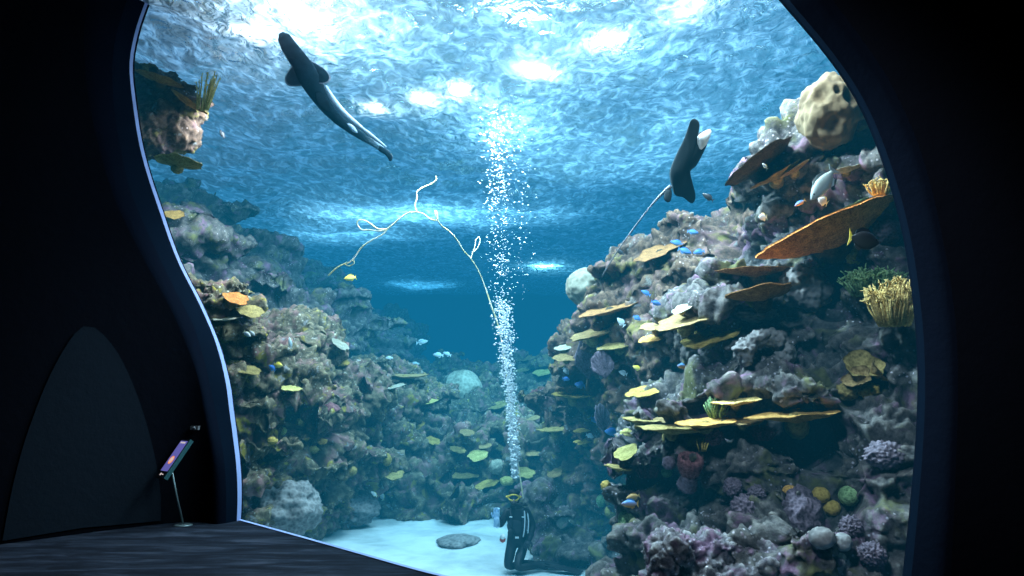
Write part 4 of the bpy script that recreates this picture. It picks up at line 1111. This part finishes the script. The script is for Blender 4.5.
# vest with shoulder straps and pockets
def shell(cx, cz, w, h, y, th, mat, name, par, rot=0):
    V, Fc = lump_geo((w, th, h), 6, .04, sub=3); r = Matrix.Rotation(rot, 3, 'Y')
    return mesh_obj(name, [r @ v + Vector((cx, y, cz)) for v in V], Fc, mat, par)
vest = shell(0,.72,.165,.17,-.06,.10,M_suit2,'vest',root)
shell(-.10,.62,.055,.07,-.14,.04,M_suit,'pocket',vest); shell(.11,.62,.055,.07,-.14,.04,M_suit,'pocket',vest)
for s in (-1, 1):
    mesh_obj('shoulder_strap', *tube_geo([Vector(q) for q in resample([(s*.09,.12,.98),(s*.10,-.02,1.01),(s*.10,-.14,.9),(s*.09,-.165,.72)], 14)], .02, 6), M_suit2, vest)
mesh_obj('buckle', *join_geo([box_geo((-.10,-.165,.88),(.05,.02,.018)), box_geo((.10,-.165,.88),(.05,.02,.018)), box_geo((0,-.175,.55),(.06,.02,.03))]), M_lite, vest)
for (a, nm) in ((((.12,-.1,.97),(.13,-.18,.85),(.12,-.19,.68),(.10,-.17,.56)),'inflator_hose'),(((.17,-.05,.96),(.19,-.14,.8),(.18,-.16,.62)),'gauge_hose')):
    mesh_obj(nm, *tube_geo([Vector(q) for q in resample(a, 14)], .011, 6), M_lite, vest)
g = mesh_obj('gauge', *join_geo([tube_geo([Vector((-.235,-.17,.52)), Vector((-.235,-.22,.53))], .05, 14)]), M_red, root)
V, Fc = tube_geo([Vector((-.235,-.16,.555)), Vector((-.235,-.215,.575))], .045, 14); mesh_obj('dial', V, Fc, M_wht, g)
# gloved hands: palm and five bent fingers each
def hand(wrist, fwd, palm_n, side, mat, curl=.5, sc=1.0):
    fwd = fwd.normalized(); palm_n = (palm_n-fwd*palm_n.dot(fwd)).normalized(); lat = fwd.cross(palm_n)*side
    parts = []
    pv, pf = lump_geo((.046*sc,.052*sc,.02*sc), 4, .02, sub=2)
    R3 = Matrix((lat, fwd, palm_n)).transposed()
    parts.append(([wrist+R3 @ (v+Vector((0,.045*sc,0))) for v in pv], pf))
    for i, ln in enumerate((.070,.080,.074,.058)):
        b0 = Vector((-.033+.022*i, .085, 0))*sc; pts = [b0+Vector((0,-.02,0))*sc, b0]; a = 0
        for sg in (.45, .32, .23):
            a += curl*.8; pts.append(pts[-1]+Vector((.004*(i-1.5), math.cos(a), math.sin(a)))*ln*sg*sc)
        parts.append(tube_geo([wrist+R3 @ q for q in pts], [.011*sc,.0105*sc,.010*sc,.009*sc,.006*sc], 7))
    pts = [Vector((-.03,.02,0)), Vector((-.055,.04,.008)), Vector((-.068,.068,.018)), Vector((-.066,.09,.028))]
    parts.append(tube_geo([wrist+R3 @ (q*sc) for q in pts], [.014*sc,.013*sc,.011*sc,.007*sc], 7))
    parts.append(tube_geo([wrist-fwd*.10*sc, wrist-fwd*.02*sc, wrist+fwd*.03*sc], [.056,.05,.042], 9))
    return join_geo(parts)
h_ = mesh_obj('glove', *hand(Vector((-.335,-.225,.865)), Vector((-.02,-.1,1)), Vector((.2,-1,0)), 1, M_glove, .35, 1.25), M_glove, root); h_['label'] = 'pale blue glove on the raised hand'
mesh_obj('glove', *hand(Vector((.195,-.14,.51)), Vector((-.3,-.6,-.6)), Vector((-.3,-.3,-1)), -1, M_suit2, .5, 1.15), M_suit2, root)
# pale tubing by the raised arm
mesh_obj('arm_tube', *tube_geo([Vector(q) for q in resample([(-.33,-.1,.70),(-.36,-.16,.82),(-.35,-.14,.95),(-.30,-.06,1.0)], 14)], .018, 7), M_glove, root)
# fins on the feet
for (ax, ay, az, bx, by) in ((.30,.12,.05,.85,.02),(.48,-.10,.045,1.02,-.36)):
    a = Vector((ax, ay, az)); b_ = Vector((bx, by, .035)); u = (b_-a).normalized(); v = Vector((-u.y, u.x, 0)); V = []; nr = 10
    for s in (1, -1):
        for i in range(nr):
            f = i/(nr-1); w_ = .055+.065*f**.7
            for q in (-1, -.85, -.4, 0, .4, .85, 1):
                rib = .018 if abs(q) > .8 else .007
                V.append(a+(b_-a)*f+v*q*w_+Vector((0, 0, s*rib*(1-.6*f)+.035*(1-f)+.02*math.sin(f*3))))
    Fc = grid_faces(nr, 7)+[tuple(reversed([i+nr*7 for i in q])) for q in grid_faces(nr, 7)]
    bd = [i for i in range(7)]+[7*i+6 for i in range(1, nr)]+[7*(nr-1)+i for i in range(5, -1, -1)]+[7*i for i in range(nr-2, 0, -1)]
    Fc += [(bd[i], bd[(i+1) % len(bd)], bd[(i+1) % len(bd)]+nr*7, bd[i]+nr*7) for i in range(len(bd))]
    mesh_obj('swim_fin', V, Fc, M_fin, root)
# ------------------------------------------------------------------ rope rising from the diver
pth = [(523,499,10.8),(522,490,10.8),(519,470,10.9),(516,450,11),(513,430,11),(510,405,11),(507,380,11),(503,350,11),(498,325,11),(491,305,11),(485,287,11),(478,270,10.9),(471,259,10.8),(463,250,10.7),(457,240,10.6),(450,232,10.5),(441,225,10.4),(436,217,10.3),(435,211,10.3)]
V1 = tube_geo([Vector(q) for q in resample([at(*p) for p in pth], 150)], .011, 7)
def ropepart(px, Y, r=.0105): return tube_geo([Vector(q) for q in resample([at(x, y, Y) for x, y in px], 60)], r, 7)
m, t, out = nt('pale_rope'); tc = t.nodes.new('ShaderNodeTexCoord'); b = t.nodes.new('ShaderNodeBsdfPrincipled'); b.inputs['Roughness'].default_value = .8
c = ramp(t, noise_tex(t, 6, 3, .6, tc.outputs['Object']), [(.4, (.55,.5,.22)), (.6, (.8,.74,.6))])
t.links.new(c, b.inputs['Base Color']); t.links.new(b.outputs[0], out.inputs['Surface'])
V, Fc = join_geo([V1,
    ropepart([(435,211),(437,213),(437,220),(430,219),(424,214),(417,212)], 10.3),
    ropepart([(417,212),(408,213),(400,218),(393,224),(387,229),(380,231),(370,230),(362,230),(358,226),(357,222),(360,220),(366,221),(372,225),(378,229),(386,229)], 10.3),
    ropepart([(417,212),(415,206),(417,198),(417,192),(424,187),(431,184),(436,180),(436,176)], 10.3),
    ropepart([(380,236),(372,240),(362,247),(354,258),(350,262),(344,264),(338,267),(333,271),(328,276)], 10.3),
    ropepart([(387,229),(384,233),(380,236)], 10.3, .012), ropepart([(344,264),(349,266),(354,263),(352,259)], 10.3, .010),
    ropepart([(471,259),(473,252),(475,246),(476,240),(479,237),(480,241),(478,247),(474,252)], 10.8, .009)])
o = mesh_obj('rope', V, Fc, m); tag(o, 'pale yellow rope rising from the diver and looping loosely near the surface', 'rope')
# ------------------------------------------------------------------ bubbles breathed out by the diver
rnd = random.Random(5); parts = []
iv, if_ = ico((0,0,0), (1,1,1), 1)
def plume_c(py):
    xs = [(488,515),(460,515),(430,513),(400,511),(370,508),(340,505),(300,502),(250,499),(200,498),(150,497),(100,500)]
    ys = [a for a, b in xs][::-1]; vs = [b for a, b in xs][::-1]
    return np.interp(py, ys, vs)
cnt = 0
for k in range(5200):
    f = rnd.random()**1.15; py = 478-383*f
    dens = 1 if py > 300 else (.35 if py > 200 else .5)
    if rnd.random() > dens: continue
    w = 2.2+9*min(1, f*2)+14*max(0, f-.5)
    px = plume_c(py)+rnd.gauss(0, .5)*w
    if py < 300 and rnd.random() < .3: px += 18+rnd.gauss(0, 6)
    p = at(px, py, 10.85+rnd.gauss(0, .12+.35*f))
    if p.z > SURF-.1: continue
    r = abs(rnd.gauss(0, .0075))+.0045
    if f < .12: r *= 1.7
    if f > .45: r *= .8
    sc = Vector((r*1.25, r*1.1, r*.8))
    parts.append(([p+Vector((v.x*sc.x, v.y*sc.y, v.z*sc.z)) for v in iv], if_))
V, Fc = join_geo(parts)
m, t, out = nt('air_bubbles'); g1 = t.nodes.new('ShaderNodeBsdfGlossy'); g1.inputs['Roughness'].default_value = .25; d1 = t.nodes.new('ShaderNodeBsdfDiffuse'); d1.inputs[0].default_value = (.9,.95,1,1)
t1 = t.nodes.new('ShaderNodeBsdfTransparent'); x1 = t.nodes.new('ShaderNodeMixShader'); x1.inputs[0].default_value = .65; x2 = t.nodes.new('ShaderNodeMixShader'); x2.inputs[0].default_value = .35
t.links.new(g1.outputs[0], x1.inputs[1]); t.links.new(d1.outputs[0], x1.inputs[2]); t.links.new(x1.outputs[0], x2.inputs[1]); t.links.new(t1.outputs[0], x2.inputs[2]); t.links.new(x2.outputs[0], out.inputs['Surface'])
o = mesh_obj('bubble_plume', V, Fc, m); tag(o, 'column of tiny white bubbles rising from the diver to the surface', 'bubbles', kind='stuff')

# ------------------------------------------------------------------ sign stand in the hall
base = at(182, 523, 9); d = ray(182, 523); s = -CAMZ/d.z; base = CAM+d*s
M_steel = principled('sign_post', (.12,.16,.17), .4, metal=.5)
M_black = principled('sign_black', (.008,.008,.012), .4)
M_side = principled('sign_side', (.03,.10,.11), .4)
m, t, out = nt('sign_screen'); em = t.nodes.new('ShaderNodeEmission'); em.inputs[0].default_value = (.12,.12,.42,1); em.inputs[1].default_value = .9; t.links.new(em.outputs[0], out.inputs['Surface']); M_scr = m
m, t, out = nt('sign_orange'); em = t.nodes.new('ShaderNodeEmission'); em.inputs[0].default_value = (1,.32,.12,1); em.inputs[1].default_value = .9; t.links.new(em.outputs[0], out.inputs['Surface']); M_or = m
m, t, out = nt('sign_pale'); em = t.nodes.new('ShaderNodeEmission'); em.inputs[0].default_value = (.85,.75,.75,1); em.inputs[1].default_value = .7; t.links.new(em.outputs[0], out.inputs['Surface']); M_pl = m
base = at(183, 525.5, 9); d = ray(183, 525.5); base = CAM+d*(-CAMZ/d.z)
st = empty('sign_stand', base, 'slanted information screen on a thin post beside the left window jamb', 'sign')
nrm = Vector((-.55,-.65,.55)).normalized(); W = Vector((.763,-.646,0)).normalized(); Lg = nrm.cross(W); Lg = Lg if Lg.z > 0 else -Lg
tgt = at(174.5, 459, base.y-.05)-base
R3 = Matrix((W, Lg, nrm)).transposed()
def panel_box(cx, cy, cz, sx, sy, sz):
    v, f = box_geo((cx, cy, cz), (sx, sy, sz)); return [R3 @ q + tgt for q in v], f
def disc(cx, cy, cz, r, n=28, r2=0):
    if r2: return [R3 @ Vector((cx+math.cos(a)*q, cy+math.sin(a)*q, cz))+tgt for q in (r2, r) for a in np.linspace(0, 2*math.pi, n+1)[:-1]], grid_faces(2, n, True)
    return [R3 @ Vector((cx+math.cos(a)*r, cy+math.sin(a)*r, cz))+tgt for a in np.linspace(0, 2*math.pi, n+1)[:-1]], [tuple(range(n))]
pn = mesh_obj('panel', *panel_box(0,0,0,.22,.54,.05), M_black, st, False)
mesh_obj('side_trim', *join_geo([panel_box(.118,0,0,.016,.54,.052)]), M_side, pn, False)
sc_ = mesh_obj('screen', *panel_box(0,.03,.027,.185,.42,.004), M_scr, pn, False)
mesh_obj('emblem', *disc(0,-.03,.0305,.056), M_or, pn, False)
mesh_obj('emblem_swirl', *join_geo([disc(.0,-.03,.0315,.036,24,.026), disc(.012,-.022,.0316,.016), tube_geo([R3 @ Vector(q)+tgt for q in ((-.03,-.055,.032),(0,-.03,.032),(.02,.005,.032))], .006, 5)]), M_pl, pn, False)
mesh_obj('heading', *join_geo([panel_box(-.055+.026*i, .215, .0305, .018 if i % 2 else .022, .022, .002) for i in range(5)]), M_pl, pn, False)
mesh_obj('button', *join_geo([disc(-.03,-.225,.027,.018), panel_box(.02,-.225,.026,.04,.012,.003)]), M_pl, pn, False)
mesh_obj('post', *tube_geo([Vector((0,0,.01)), (tgt+Lg*-.1)*.5+Vector((0,0,0)), tgt-Lg*.10-nrm*.02], .014, 10), M_steel, st)
V = [Vector((q*math.cos(a), q*math.sin(a), z)) for q, z in ((0,.016),(.09,.016),(.11,.008),(.11,0)) for a in np.linspace(0, 2*math.pi, 29)[:-1]]
mesh_obj('base_plate', V, grid_faces(4, 28, True), M_steel, st)
# small sensor on the wall
p = hit_plan(195, 428, .56)
o = mesh_obj('wall_sensor', *join_geo([box_geo((0,0,0),(.10,.06,.05)), tube_geo([Vector((0,-.03,0)), Vector((0,-.05,-.01))], .022, 10)]), principled('sensor_grey', (.12,.12,.13), .4), None, False)
o.location = p; tag(o, 'small grey sensor box on the dark wall above the sign stand', 'sensor')
